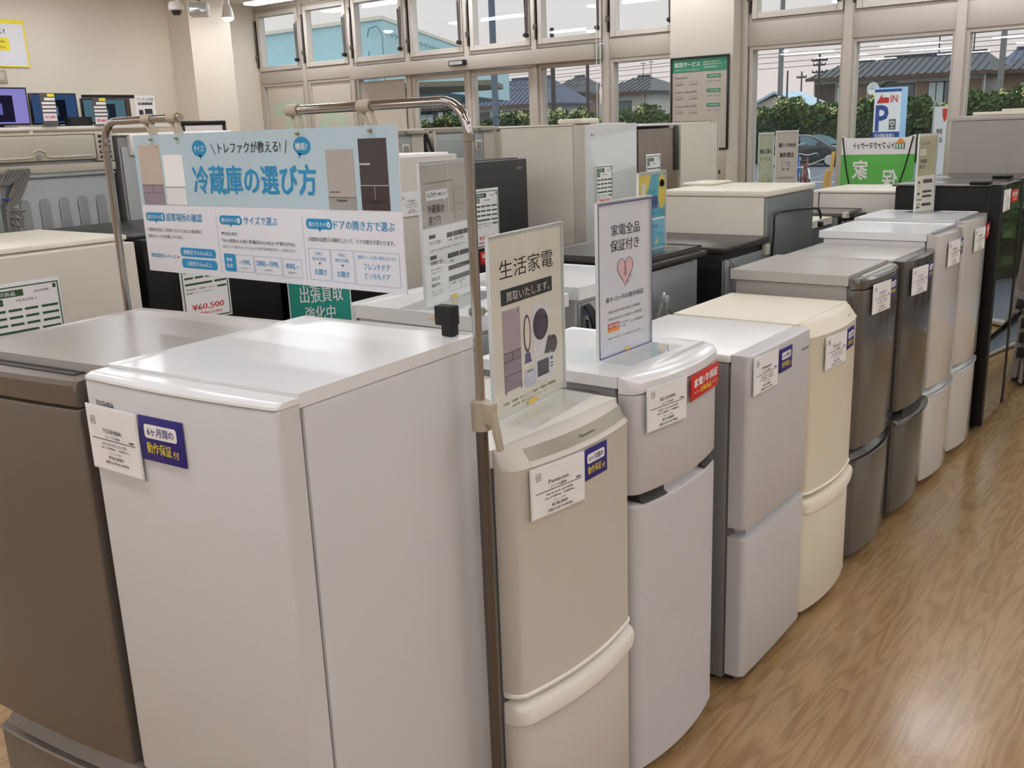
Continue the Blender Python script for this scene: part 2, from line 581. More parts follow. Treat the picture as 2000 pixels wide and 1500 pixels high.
trim([(-5.0, -4.25, YF - .06, YF + .05, 2.345, 2.515)])
trim([(-3.6, 4.98, YF - .06, YF + .05, 2.345, 2.535)])
trim([(-10, 4.98, YF - .07, YF + .06, 3.235, ZC)])

# automatic door with its header
hd = thing('door_header', 'long beige metal housing above the sliding glass entrance doors', 'door header', (-6.66, 8.06, 2.345))
boxes('housing', [(-1.63, 1.6, -.04, .13, 0, .135)], M['alu'], hd, .006)
boxes('end_cap', [(1.602, 1.625, -.042, .12, -.004, .135)], M['plasd'], hd, .003)
sn = boxes('sensor', [(-.14, .08, -.085, -.042, .045, .1)], M['bezel'], hd, .01)
boxes('sensor_window', [(-.12, .05, -.0885, -.085, .055, .09)], M['lipgray'], sn)
for i, (a, b) in enumerate(((-7.47, -6.675), (-6.665, -5.85))):
    d = bpy.data.objects.new('door_%d' % (i + 1), None); C.objects.link(d)
    d.location = ((a + b) / 2, 8.16, 0); d['kind'] = 'structure'
    W = (b - a) / 2
    boxes('frame', [(-W, -W + .055, -.02, .02, .02, 2.34), (W - .055, W, -.02, .02, .02, 2.34), (-W + .055, W - .055, -.02, .02, 2.285, 2.34), (-W + .055, W - .055, -.02, .02, .02, .16)], M['alu'], d, .004)
    boxes('glass_pane', [(-W + .05, W - .05, -.004, .004, .155, 2.29)], M['glass'], d, smooth=False)

# ceiling lamps: rows of twin fluorescent fittings across the shop
def lamp_fitting(x, y, first=[None]):
    if first[0] is None:
        t = thing('ceiling_light', 'white twin tube fluorescent fitting under the shop ceiling', 'ceiling light', (x, y, ZC), 0, 'fluorescent fittings')
        boxes('lamp_body', [(-.64, .64, -.09, .09, -.035, 0)], M['lampbody'], t, .006)
        boxes('diffuser', [(-.62, .62, -.085, .085, -.07, -.0352)], M['lamp'], t, smooth=False)
        boxes('side_louvre', [(-.64, .64, -.092, -.087, -.048, -.03), (-.64, .64, .087, .092, -.048, -.03), (-.64, -.632, -.087, .087, -.048, -.03), (.632, .64, -.087, .087, -.048, -.03)], M['lampbody'], t)
        first[0] = t
        return t
    r = first[0].copy(); C.objects.link(r); r.location = (x, y, ZC)
    for ch in first[0].children:
        c = ch.copy(); C.objects.link(c); c.parent = r
    return r
for j in range(9):
    y = 7.62 - 2.4 * j
    for i in range(9):
        x = -8.78 + 2.3 * i
        lamp_fitting(x, y)

# ================================================================== refrigerators
FACE = {'-Y': 0, '+X': 90, '-X': -90, '+Y': 180}

def door_loft(w, t, bulge, rc, rows, xa=None, xb=None, yback=None):
    """door leaf: plan outline (bulging front, rounded corners) swept through rows of (inset, z)"""
    hw = w / 2
    xa = -hw if xa is None else xa
    xb = hw if xb is None else xb
    xs = set()
    for i in range(25):
        xs.add(round(xa + (xb - xa) * i / 24, 5))
    for s in range(6):
        q = rc * (1 - math.cos(s * PI / 10)) if rc else 0
        for x in (-hw + q, hw - q):
            if xa <= x <= xb: xs.add(round(x, 5))
    xs = sorted(xs)
    def yf(x):
        y = bulge * (2 * x / w) ** 2
        u = abs(x) - (hw - rc)
        if rc and u > 0:
            y += rc - math.sqrt(max(0, rc * rc - u * u))
        return y
    yb = bulge + t if yback is None else yback
    bm = bmesh.new()
    R = []
    for dy, z in rows:
        ring = [bm.verts.new((x, min(yf(x) + dy, yb - .001), z)) for x in xs]
        ring += [bm.verts.new((xb, yb, z)), bm.verts.new((xa, yb, z))]
        R.append(ring)
    n = len(R[0])
    for a, b in zip(R, R[1:]):
        for k in range(n):
            bm.faces.new((a[k], a[(k + 1) % n], b[(k + 1) % n], b[k]))
    bm.faces.new(R[0][::-1]); bm.faces.new(R[-1])
    return bm

def rr(z0, z1, r=.006, top=None):
    return [(r, z0), (r * .3, z0 + r * .3), (0, z0 + r), (0, z1 - r), (r * .3, z1 - r * .3), (r, z1)]

def lid_bm(w, y0, y1, z0, z1, over=.003, rim=.016, deep=.004):
    bm = bmesh.new()
    bm_box(bm, -w / 2 - over, w / 2 + over, y0, y1, z0, z1)
    f = max(bm.faces, key=lambda f: f.calc_center_median().z)
    if rim:
        r = bmesh.ops.inset_region(bm, faces=[f], thickness=rim, use_even_offset=True)
        r2_ = bmesh.ops.inset_region(bm, faces=[f], thickness=.006, use_even_offset=True)
        for v in f.verts: v.co.z -= deep
    return bm

class Fridge: pass

def fridge(label, face, x, y, w, d, h, rot=0, body='white', top='white_top', door='white', doors=(), bulge=.02, t=.06, rc=.015,
           lid=.03, rim=.016, side=None, name='refrigerator', group=None, doortop=None, back=None, lidback=0.0, over=.003, slim=0.0):
    a = math.radians(FACE[face] + rot)
    r = thing(name, label, 'refrigerator', (x, y, 0), a, group)
    yb = bulge + t + .008
    hb = h - lid
    boxes('body', [(-w / 2 + .002 + slim * .8, w / 2 - .002, yb, d - .02, .025, hb)], M[side or body], r, .006)
    obj('top_lid', lid_bm(w, yb - .006, d - lidback, hb + .001, h, over=over, rim=rim), M[top], r, bevel=.006, seg=2)
    for sx_ in (-1, 1):
        bm = bmesh.new(); bm_lathe(bm, [(.018, 0), (.018, .012), (.012, .014), (.012, .03)], (sx_ * (w / 2 - .05), yb + .05, 0), 'z', 12)
        obj('foot', bm, M['rubber'], r)
        bm = bmesh.new(); bm_lathe(bm, [(.018, 0), (.018, .012), (.012, .014), (.012, .03)], (sx_ * (w / 2 - .05), d - .09, 0), 'z', 12)
        obj('foot', bm, M['rubber'], r)
    boxes('door_gasket', [(-w / 2 + .008 + slim * .8, w / 2 - .008, yb - .012, yb + .002, .06, hb - .01)], M['greyrec'], r)
    boxes('kick_plate', [(-w / 2 + .02, w / 2 - .02, yb - .03, yb, .02, .05)], M['dark'], r)
    for s in doors:
        z0, z1 = s['z0'], s['z1']
        mm = M[s.get('m', door)]
        rows = s.get('rows') or rr(z0, z1, s.get('r', .006))
        b = s.get('bulge', bulge)
        o = obj(s.get('name', 'door'), door_loft(w - .004, t, b, rc, rows, yback=yb - .008), mm, r)
        hd_ = s.get('handle')
        if hd_ == 'lip':          # projecting lip along the top of a lower door
            hh = s.get('hh', .045)
            lr = [(-.004, z1 - hh), (-.014, z1 - hh + .006), (-.018, z1 - .014), (-.014, z1 - .004), (-.004, z1 + .001), (.02, z1 + .001)]
            obj('handle', door_loft(w - .002, t, b, rc, lr, yback=yb - .012), M[s.get('hm', door)], o)
        elif hd_ == 'scoop':      # glossy sloping scoop along the top edge of a lower door
            hh = s.get('hh', .05)
            lr = [(-.002, z1 - .004), (-.006, z1), (-.002, z1 + .004), (.012, z1 + .004), (.04, z1 + hh * .55), (.05, z1 + hh * .55)]
            obj('handle', door_loft(w - .008, t, b, rc, lr, yback=yb - .012), M[s.get('hm', 'lipgray')], o)
        elif hd_ == 'pocket':     # dark pocket under the lower edge of an upper door
            xa, xb = s.get('hx', (-.4 * w, .4 * w))
            hh = s.get('hh', .03)
            lr = [(.022, z0 - hh), (.018, z0 - .004), (.018, z0 + .0)]
            obj('handle', door_loft(w - .004, t, b, rc, lr, xa, xb, yback=yb - .01), M[s.get('hm', 'greyrec')], o)
        if s.get('strip'):
            zl, zh, dl, dh, xa, xb, sm = s['strip']
            lr = [(dl - .001, zl), (dh - .001, zh)]
            obj('trim_strip', door_loft(w - .004, t, b, rc, lr, xa, xb, yback=yb - .03), M[sm], o)
        if s.get('rim'):
            lr = [(.003, z0 - .004), (-.004, z0 - .001), (-.004, z0 + .004), (.002, z0 + .008)]
            obj('lower_rim', door_loft(w - .001, t, b, rc, lr, yback=yb - .012), M[s['rim']], o)
        if s.get('logo'):
            tx, lx0, lx1, lz0, lz1, lm = s['logo']
            dyl = s.get('logo_dy', 0)
            lettering(o, [(tx, lx0, lx1, lz0, lz1)], M[lm], -.0012 + dyl, .01, 'emblem', ymap=lambda q, b=b: b * (2 * q / w) ** 2)
    if doortop:
        obj('door_cap', door_loft(w - .004, t, bulge, rc, doortop[0], yback=yb - .008), M[doortop[1]], r)
    f = Fridge(); f.r, f.w, f.b, f.a, f.x, f.y, f.h, f.d, f.yb = r, w, bulge, a, x, y, h, d, yb
    if back: back(f)
    return f

def on_front(f, lx, z, off=.003):
    """world place and turn of a flat card whose centre sits on the door front"""
    yy = f.b * (2 * lx / f.w) ** 2 - off
    tn_ = math.atan(8 * f.b * lx / f.w ** 2)
    c, s = math.cos(f.a), math.sin(f.a)
    return (f.x + lx * c - yy * s, f.y + lx * s + yy * c, z), f.a + tn_

def local(f, lx, ly, z):
    c, s = math.cos(f.a), math.sin(f.a)
    return (f.x + lx * c - ly * s, f.y + lx * s + ly * c, z)

def cord(f, pts, m='cordg', r=.004, n=8, name='power_cord', plug=None, plugm='lipgray'):
    bm = bmesh.new(); bm_tube(bm, smooth_path(pts, n), r, 8)
    o = obj(name, bm, M[m], f.r)
    if plug:
        px_, py_, pz_ = plug
        bm = bmesh.new(); bm_box(bm, px_ - .016, px_ + .016, py_ - .012, py_ + .012, pz_ - .014, pz_ + .014)
        p = obj('plug', bm, M[plugm], o, bevel=.005)
        boxes('prong', [(px_ - .03, px_ - .016, py_ - .007, py_ - .005, pz_ - .003, pz_ + .003), (px_ - .03, px_ - .016, py_ + .005, py_ + .007, pz_ - .003, pz_ + .003)], M['brass'], p)
    return o

# ---- back faces
def back_small(f, m='galv', trimm='plasd'):
    w, d, h = f.w, f.d, f.h
    boxes('back_panel', [(-w / 2 + .012, w / 2 - .012, d - .02, d - .012, .25, h - .06)], M[m], f.r, .003)
    boxes('compressor_cover', [(-w / 2 + .02, w / 2 - .02, d - .02, d - .005, .04, .24)], M['dark'], f.r, .004)

def back_tall(f, grille=True):
    w, d, h = f.w, f.d, f.h
    bm = bmesh.new(); bm_box(bm, -w / 2 + .01, w / 2 - .01, d - .02, d - .012, .3, h - .13)
    obj('back_panel', bm, M['galv'], f.r, bevel=.003)
    bm = bmesh.new()
    n = 7
    for i in range(n):
        x = -w / 2 + .09 + (w - .18) * i / (n - 1)
        pts = [(x - .022, .4), (x + .022, .4), (x + .022, h - .29)] + [(x + .022 * math.cos(a), h - .29 + .022 * math.sin(a)) for a in [PI * k / 8 for k in range(1, 8)]] + [(x - .022, h - .29)]
        bm_prism(bm, pts, d - .013, d - .005, 'y')
    obj('rib_panel', bm, M['galv'], f.r, bevel=.003, seg=1)
    boxes('top_rail', [(-w / 2 + .0, w / 2 - .0, d - .03, d - .002, h - .165, h - .13)], M['plas'], f.r, .004)
    boxes('seam_rail', [(-w / 2 + .01, w / 2 - .01, d - .02, d + .004, h - .185, h - .172)], M['galv'], f.r, .004)
    pc = boxes('condenser_cover', [(-w / 2 + .09, w / 2 - .02, d - .05, d + .006, h - .115, h - .012)], M['plas'], f.r, .006)
    bm = bmesh.new()
    bm_tube(bm, smooth_path([(-w / 2 + .11, d + .008, h - .1), (-.05, d + .008, h - .1), (-.03, d + .008, h - .082), (0, d + .008, h - .07), (.03, d + .008, h - .082), (.05, d + .008, h - .1), (w / 2 - .04, d + .008, h - .1)], 6), .005, 8)
    obj('moulding', bm, M['plas'], pc)
    bm = bmesh.new(); bm_lathe(bm, [(.012, d + .0), (.012, d + .012), (.006, d + .013)], (0, 0, h - .1), 'y', 14)
    obj('screw_boss', bm, M['plasd'], pc)
    if grille:
        for x0, x1 in ((-w / 2 + .005, -w / 2 + .085),):
            g = boxes('vent_grille', [(x0, x1, d - .06, d + .004, h - .125, h - .004)], M['plas'], f.r, .004)
            sl = []
            for i in range(5):
                for j in range(2):
                    sl.append((x0 + .012 + j * .032, x0 + .036 + j * .032, d + .003, d + .0055, h - .115 + i * .022, h - .102 + i * .022))
            boxes('slots', sl, M['dark'], g)

def back_port(f):
    w, d, h = f.w, f.d, f.h
    boxes('back_panel', [(-w / 2 + .12, w / 2 - .02, d - .02, d - .006, .3, h - .04)], M['galv'], f.r, .004)
    boxes('corner_cover', [(w / 2 - .018, w / 2, d - .05, d + .004, .3, h - .02), (-w / 2, -w / 2 + .11, d - .05, d - .01, .3, h - .02)], M['plas'], f.r, .004)
    boxes('top_bracket', [(-w / 2, -w / 2 + .16, d - .2, d + .02, h - .03, h - .012), (-w / 2 + .17, w / 2, d - .04, d, h - .035, h - .008)], M['plasd'], f.r, .004)
    p = boxes('access_port', [(-w / 2 + .14, -w / 2 + .205, d - .008, d, h - .15, h - .085)], M['beige_top'], f.r, .014)
    boxes('port_panel', [(-w / 2 + .15, -w / 2 + .195, d, d + .003, h - .14, h - .095)], M['plasd'], p, .006)
    boxes('label_plate', [(-w / 2 + .16, w / 2 - .06, d - .006, d - .003, h - .085, h - .075)], M['lipgray'], f.r)

# ---- the two at the end of the row
F = {}
F['tosh'] = fridge('white two-door fridge at the row end, its door turned to the camera, clear glossy lid', '-Y', -1.437, .908, .506, .58, 1.345, 4,
    doors=[dict(z0=.50, z1=1.3275, logo=('TOSHIBA', -.219, -.161, 1.281, 1.293, 'ink')), dict(z0=.05, z1=.485, handle='lip')], bulge=.01, t=.05, rc=.008, over=-.004, slim=.02,
    doortop=([(0.002, 1.3285), (-.001, 1.3295), (0, 1.334), (.012, 1.339)], 'white_top'), lid=.025)
F['silver'] = fridge('brown-grey metallic fridge at the left picture edge, beside the big white one', '-Y', -1.952, .86, .485, .555, 1.335, 6,
    body='silver', top='silver_top', door='silver',
    doors=[dict(z0=.497, z1=1.265), dict(z0=.05, z1=.44, handle='scoop', hm='silver', hh=.06)], bulge=.008, t=.065, rc=.006,
    doortop=([(.004, 1.268), (0, 1.272), (0, 1.31), (.008, 1.318)], 'silver'), lid=.04)
f = F['silver']
boxes('grip_groove', [(-.2, .19, .045, .07, 1.302, 1.32)], M['dark'], f.r)
# ---- the row facing the aisle
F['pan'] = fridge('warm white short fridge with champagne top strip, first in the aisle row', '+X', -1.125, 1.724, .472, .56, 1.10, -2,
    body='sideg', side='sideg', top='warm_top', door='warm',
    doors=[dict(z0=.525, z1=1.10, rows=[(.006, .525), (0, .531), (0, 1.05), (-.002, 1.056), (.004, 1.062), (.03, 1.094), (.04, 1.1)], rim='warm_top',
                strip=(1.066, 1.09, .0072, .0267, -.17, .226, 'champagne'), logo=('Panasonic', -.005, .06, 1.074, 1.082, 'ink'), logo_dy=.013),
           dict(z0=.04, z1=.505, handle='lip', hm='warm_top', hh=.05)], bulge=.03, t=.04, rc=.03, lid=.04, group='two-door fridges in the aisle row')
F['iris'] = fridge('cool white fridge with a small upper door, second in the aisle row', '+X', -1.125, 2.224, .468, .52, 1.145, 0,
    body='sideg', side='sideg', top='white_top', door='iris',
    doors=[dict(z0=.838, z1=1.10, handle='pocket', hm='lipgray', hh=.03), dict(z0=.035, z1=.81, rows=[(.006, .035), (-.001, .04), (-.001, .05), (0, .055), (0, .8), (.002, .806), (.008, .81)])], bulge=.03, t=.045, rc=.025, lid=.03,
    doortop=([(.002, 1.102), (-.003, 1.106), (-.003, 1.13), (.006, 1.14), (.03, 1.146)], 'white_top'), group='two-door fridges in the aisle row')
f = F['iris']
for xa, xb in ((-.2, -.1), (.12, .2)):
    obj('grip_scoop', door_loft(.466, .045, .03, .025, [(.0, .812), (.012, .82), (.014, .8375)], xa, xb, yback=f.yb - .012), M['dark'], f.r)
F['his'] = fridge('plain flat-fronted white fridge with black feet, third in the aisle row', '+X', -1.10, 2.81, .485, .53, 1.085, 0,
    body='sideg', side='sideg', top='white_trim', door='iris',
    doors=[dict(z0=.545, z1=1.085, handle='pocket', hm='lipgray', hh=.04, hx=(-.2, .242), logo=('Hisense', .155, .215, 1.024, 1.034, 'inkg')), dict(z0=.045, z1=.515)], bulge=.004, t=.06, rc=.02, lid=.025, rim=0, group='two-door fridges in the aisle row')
F['ivory'] = fridge('ivory cream fridge with a sloping door top, fourth in the aisle row', '+X', -1.09, 3.32, .48, .53, 1.085, 0,
    body='ivory', side='ivory', top='ivory_top', door='ivory',
    doors=[dict(z0=.485, z1=1.085, rows=[(.006, .485), (0, .491), (0, 1.035), (-.002, 1.04), (.004, 1.046), (.026, 1.078), (.036, 1.085)], rim='ivory_top', logo=('Panasonic', .095, .15, 1.056, 1.064, 'ink'), logo_dy=.013),
           dict(z0=.035, z1=.462, handle='lip', hm='ivory_top', hh=.05)], bulge=.03, t=.04, rc=.03, lid=.035, group='two-door fridges in the aisle row')
F['gray'] = fridge('glossy grey fridge with a grooved door top, nearer of the two grey ones', '+X', -1.10, 3.86, .48, .55, 1.17, 0,
    body='side', side='tallgray', top='gray_top', door='gsteel',
    doors=[dict(z0=.49, z1=1.115), dict(z0=.04, z1=.44, handle='scoop', hm='gsteel2', hh=.06)], bulge=.03, t=.045, rc=.03, lid=.04,
    doortop=([(.003, 1.118), (0, 1.122), (0, 1.15), (.01, 1.158)], 'gsteel'), group='two-door fridges in the aisle row')
boxes('grip_groove', [(-.17, .2, .04, .06, 1.15, 1.16)], M['gray_top'], F['gray'].r)
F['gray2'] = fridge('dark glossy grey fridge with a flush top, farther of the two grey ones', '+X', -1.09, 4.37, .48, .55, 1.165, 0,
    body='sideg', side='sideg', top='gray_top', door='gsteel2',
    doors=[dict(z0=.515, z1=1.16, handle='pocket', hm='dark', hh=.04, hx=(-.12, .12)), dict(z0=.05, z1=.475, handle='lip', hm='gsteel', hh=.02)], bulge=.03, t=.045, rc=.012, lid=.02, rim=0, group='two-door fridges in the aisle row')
F['w1'] = fridge('glossy white fridge past the grey pair, blue warranty card on it', '+X', -1.09, 4.875, .48, .57, 1.22, 0,
    body='white', side='white', top='white_top', door='whitegloss',
    doors=[dict(z0=.50, z1=1.215, logo=('TOSHIBA', .13, .19, 1.165, 1.176, 'ink')), dict(z0=.04, z1=.46, handle='scoop', hm='lipgray', hh=.06)], bulge=.03, t=.045, rc=.015, lid=.035, group='two-door fridges in the aisle row')
F['w2'] = fridge('glossy white fridge touching the black mirrored one, red sticker on it', '+X', -1.09, 5.385, .48, .57, 1.235, 0,
    body='white', side='white', top='white_top', door='whitegloss',
    doors=[dict(z0=.50, z1=1.23), dict(z0=.04, z1=.46, handle='scoop', hm='lipgray', hh=.06)], bulge=.03, t=.045, rc=.015, lid=.035, group='two-door fridges in the aisle row')
for k in ('w1', 'w2'):
    boxes('grip_groove', [(-.2, .2, .052, .066, F[k].h - .006, F[k].h - .0005)], M['greyrec'], F[k].r)
for k, (yy, lab) in enumerate(((5.95, 'black mirror-doored fridge next to the last white one in the aisle row'), (6.5, 'black mirror-doored fridge farther down the aisle row by the right picture edge'))):
    f = F['bk%d' % (k + 1)] = fridge(lab, '+X', -1.075, yy, .54, .56, 1.37, 0, body='black', top='gsteel2', door='blackg',
        doors=[dict(z0=.55, z1=1.365, r=.003, handle='pocket', hm='rubber', hh=.03, hx=(-.26, .26)), dict(z0=.04, z1=.515, r=.003)], bulge=.0, t=.055, rc=.0, lid=.012, rim=0, group='mirror-doored black fridges')
    boxes('door_edge', [(-.2695, -.205, -.002, .06, .04, 1.365)], M['black'], f.r, .002)
    boxes('hinge_cover', [(-.27, -.18, .06, .16, 1.371, 1.385)], M['black'], f.r, .004)
F['grayT'] = fridge('tall taupe grey fridge rising behind the black ones at the right picture edge', '+X', -1.0, 7.12, .58, .64, 1.72, 0, body='tallgray', top='gray_top', door='tallgray',
    doors=[dict(z0=.62, z1=1.70), dict(z0=.05, z1=.6)], bulge=.01, t=.05, lid=.03, rim=0)
boxes('hinge_cover', [(-.28, .28, .06, .5, 1.721, 1.742), (-.25, .25, .06, .34, 1.742, 1.756)], M['beige_top'], F['grayT'].r, .005)
boxes('side_seam', [(-.2905, -.289, .28, .284, .1, 1.66)], M['gray_top'], F['grayT'].r)
ps = boxes('switch_strip', [(-.31, -.2925, .03, .08, .18, .62)], M['plasd'], F['grayT'].r, .004)
boxes('switch', [(-.316, -.31, .035, .075, .2 + i * .1, .27 + i * .1) for i in range(4)], M['dark'], ps, .004)

# ---- back-to-back row, doors away from the aisle
def rowB(key, label, x0, x1, y0, y1, h, rot=0, **k):
    w = y1 - y0
    F[key] = fridge(label, '-X', x0, (y0 + y1) / 2, w, x1 - x0, h, rot, **k)
    return F[key]
D2 = lambda h, s=.5: [dict(z0=h * s + .01, z1=h - .005), dict(z0=.05, z1=h * s - .01)]
f = rowB('b1', 'white fridge behind the big white one, guide sign on its top', -2.43, -1.82, 2.22, 2.70, 1.2, doors=D2(1.2), side='side', back=back_small, lid=.045)
cord(f, [(-.1, f.d, .9), (-.02, f.d + .02, 1.0), (.06, f.d + .015, .92), (.02, f.d + .02, .8)], 'cordb', plug=None)
f = rowB('b2', 'white fridge with a black cord bundle on its back, seen between the two poster signs', -2.42, -1.80, 2.74, 3.22, 1.215, doors=D2(1.2), side='side', back=back_small, lid=.045)
for q in range(4):
    cord(f, [(.21 - q * .008, f.d, 1.15), (.2 - q * .01, f.d + .02, 1.1), (.18 + q * .012, f.d + .025, .98), (.19 + q * .005, f.d + .02, .85), (.215 - q * .006, f.d + .02, .95), (.21, f.d + .01, 1.1)], 'cordb', .006)
cord(f, [(.2, f.d, .8), (.21, f.d + .03, .93), (.16, f.d + .035, 1.0), (.12, f.d + .03, .9), (.1, f.d + .02, .8)], 'cordg', .006)
boxes('cord_tie', [(.2, .212, f.d, f.d + .02, 1.115, 1.123)], M['cordblue'], f.r, .004)
f = rowB('d1', 'dark-topped fridge with grey back, summer sale sign standing on it', -2.45, -1.84, 3.26, 3.74, 1.245, doors=D2(1.24), body='black', side='black', top='darktop', door='black', back=back_small, lid=.03, rim=.012)
boxes('rear_bar', [(-.235, .235, f.d + .002, f.d + .03, 1.205, 1.225)], M['darktop'], f.r, .003)
cord(f, [(.17, f.d, .95), (.16, f.d + .03, 1.06), (.14, f.d + .03, 1.1), (.12, f.d + .03, 1.02)], 'lipgray', .006, plug=(.15, f.d + .04, 1.08))
cord(f, [(.2, f.d, .8), (.12, f.d + .03, .9), (.08, f.d + .035, .98), (.13, f.d + .03, 1.04), (.19, f.d + .03, .98), (.2, f.d + .02, .88), (.14, f.d + .02, .84)], 'cordg', .004, plug=(.12, f.d + .04, .94))
f = rowB('d2', 'dark-topped fridge with a grey cord hanging at its black rear corner', -2.5, -1.84, 3.97, 4.47, 1.205, doors=D2(1.2), body='black', side='black', top='darktop', door='black', back=back_small, lid=.03, rim=0)
for q in range(3):
    cord(f, [(.2, f.d, 1.15), (.19 - q * .01, f.d + .025, 1.1), (.16 + q * .015, f.d + .03, .95), (.18, f.d + .03, .85), (.2 - q * .006, f.d + .02, 1.0), (.2, f.d, 1.12)], 'cordg', .005)
boxes('rear_post', [(.22, .24, f.d - .01, f.d + .01, .7, 1.15)], M['galv'], f.r, .004)
boxes('top_fitting', [(-.235, -.2, f.d - .02, f.d + .01, 1.12, 1.17)], M['plas'], f.r, .004)
f = rowB('btall', 'taller beige fridge with plain grey back and black cord across it', -2.56, -1.89, 4.55, 5.19, 1.41, doors=D2(1.40), body='beige', side='beige', top='beige_top', door='beige', lid=.03, rim=0)
boxes('back_panel', [(-.31, .31, f.d - .02, f.d - .004, .1, 1.375)], M['galvd'], f.r, .004)
boxes('hinge_cover', [(-.3, -.05, .02, .2, 1.411, 1.425)], M['beige_top'], f.r, .006)
cord(f, [(.26, f.d, 1.0), (.262, f.d + .012, 1.2), (.25, f.d + .014, 1.29), (.1, f.d + .016, 1.3), (-.2, f.d + .02, 1.285), (-.3, f.d + .03, 1.27), (-.335, f.d + .03, 1.22)], 'cordb', .006, plug=(-.335, f.d + .03, 1.19), plugm='cordb')
f = rowB('blow', 'low cream-lidded fridge half hidden beyond the taller beige one', -2.55, -1.96, 5.23, 5.67, 1.185, doors=D2(1.18), body='sideg', side='galvd', top='beige_top', door='beige', lid=.04)
boxes('back_panel', [(-.21, .21, f.d - .02, f.d - .006, .1, 1.14)], M['galvd'], f.r, .003)
cord(f, [(-.1, f.d, 1.0), (-.12, f.d + .02, 1.04), (-.15, f.d + .02, 1.0), (-.12, f.d + .02, .96), (-.09, f.d + .02, 1.0)], 'cordg', .004, plug=(-.14, f.d + .03, 1.06))
f = rowB('ddark', 'low fridge with a dark glass top and black rim, beyond the cream-lidded one', -2.55, -1.92, 5.71, 6.08, 1.2, doors=D2(1.19), body='sideg', side='galvd', top='gsteel', door='black', lid=.02, rim=.01)
boxes('rear_bar', [(-.19, .19, f.d - .005, f.d + .03, 1.155, 1.175)], M['black'], f.r, .003)
boxes('cord_clip', [(.13, .18, f.d + .0, f.d + .03, 1.13, 1.205)], M['plas'], f.r, .004)
f = rowB('wfar', 'white fridge just inside the window, left of the black mirrored ones', -2.29, -1.70, 6.12, 6.66, 1.305, doors=D2(1.3), body='beige', side='warm', top='beige_top', door='beige', lid=.02, rim=0)

# ---- the next row across the inner aisle, doors facing it
def rowC(key, label, x1, y0, y1, d, h, rot=0, **k):
    F[key] = fridge(label, '+X', x1, (y0 + y1) / 2, y1 - y0, d, h, rot, **k)
    return F[key]
rowC('muji', 'cream fridge at the left edge with a large green spec card on its door', -3.26, 1.41, 2.01, .68, 1.42, body='beige', side='beige', top='beige_top', door='beige', doors=[dict(z0=.75, z1=1.395, r=.003), dict(z0=.4, z1=.735), dict(z0=.05, z1=.385)], bulge=.0, t=.05, rc=.006, lid=.02, rim=0)
rowC('blk1', 'black fridge beside the cream one, red price card hanging under the banner', -3.28, 2.05, 2.68, .75, 1.41, body='black', side='black', top='darkcharcoal', door='black', doors=D2(1.4), bulge=0, rc=.01, lid=.02, rim=0)
rowC('blk2', 'black fridge half hidden behind the hanging banner, beside the white-fronted one', -3.28, 2.72, 3.36, .7, 1.25, body='black', side='black', top='darkcharcoal', door='black', doors=D2(1.2), bulge=0, rc=.01, lid=.02, rim=0)
rowC('whc', 'white-fronted fridge behind the right edge of the banner, small red tag on its door', -3.26, 3.42, 3.87, .62, 1.645, body='white', side='white', top='white_trim', door='warm', doors=D2(1.64, .42), bulge=.005, rc=.01, lid=.02, rim=0)
rowC('blk3', 'charcoal black fridge with a full spec sheet, in front of the tall pale one', -3.26, 3.92, 4.46, .62, 1.59, body='darkcharcoal', side='darkcharcoal', top='black', door='darkcharcoal', doors=[dict(z0=.72, z1=1.585, logo=('AQUA', .17, .22, 1.53, 1.545, 'lipgray')), dict(z0=.05, z1=.7)], bulge=0, rc=.01, lid=.02, rim=0)
f = rowC('tall', 'tall pale beige fridge with a shiny white glass door', -3.15, 4.88, 5.48, .63, 1.76, body='beige', side='beige', top='beige_top', door='glasswhite', doors=[dict(z0=.7, z1=1.755, r=.002, logo=('AQUA', -.24, -.2, 1.69, 1.7, 'inkg')), dict(z0=.05, z1=.69, r=.002)], bulge=0, rc=.0, t=.075, lid=.01, rim=0)
boxes('hinge_cover', [(-.29, -.1, .02, .2, 1.761, 1.79)], M['beige_top'], f.r, .012)
boxes('door_edge', [(-.2995, -.2975, .0, .08, .05, 1.755)], M['warm'], f.r)
f = rowC('brown', 'brown wood-look fridge between the tall white-glass one and a pale one', -3.15, 5.5, 6.03, .62, 1.73, body='brownwood', side='brownwood', top='darktop', door='brownwood', doors=D2(1.72, .42), bulge=0, rc=.0, lid=.015, rim=0)
boxes('hinge_cover', [(-.255, .26, .0, .3, 1.731, 1.748)], M['white_top'], f.r, .006)
boxes('edge_handle', [(.2, .262, -.012, .0, 1.44, 1.73)], M['darktop'], f.r, .004)
f = rowC('pale', 'plain pale grey-white fridge in front of the framed poster on the pier', -3.15, 6.07, 6.66, .62, 1.745, body='beige', side='beige', top='beige_top', door='beige', doors=[dict(z0=.7, z1=1.735, r=.003), dict(z0=.05, z1=.69)], bulge=0, rc=.0, lid=.012, rim=0)
boxes('door_edge', [(.27, .276, -.003, .0, .7, 1.73)], M['plasd'], f.r)

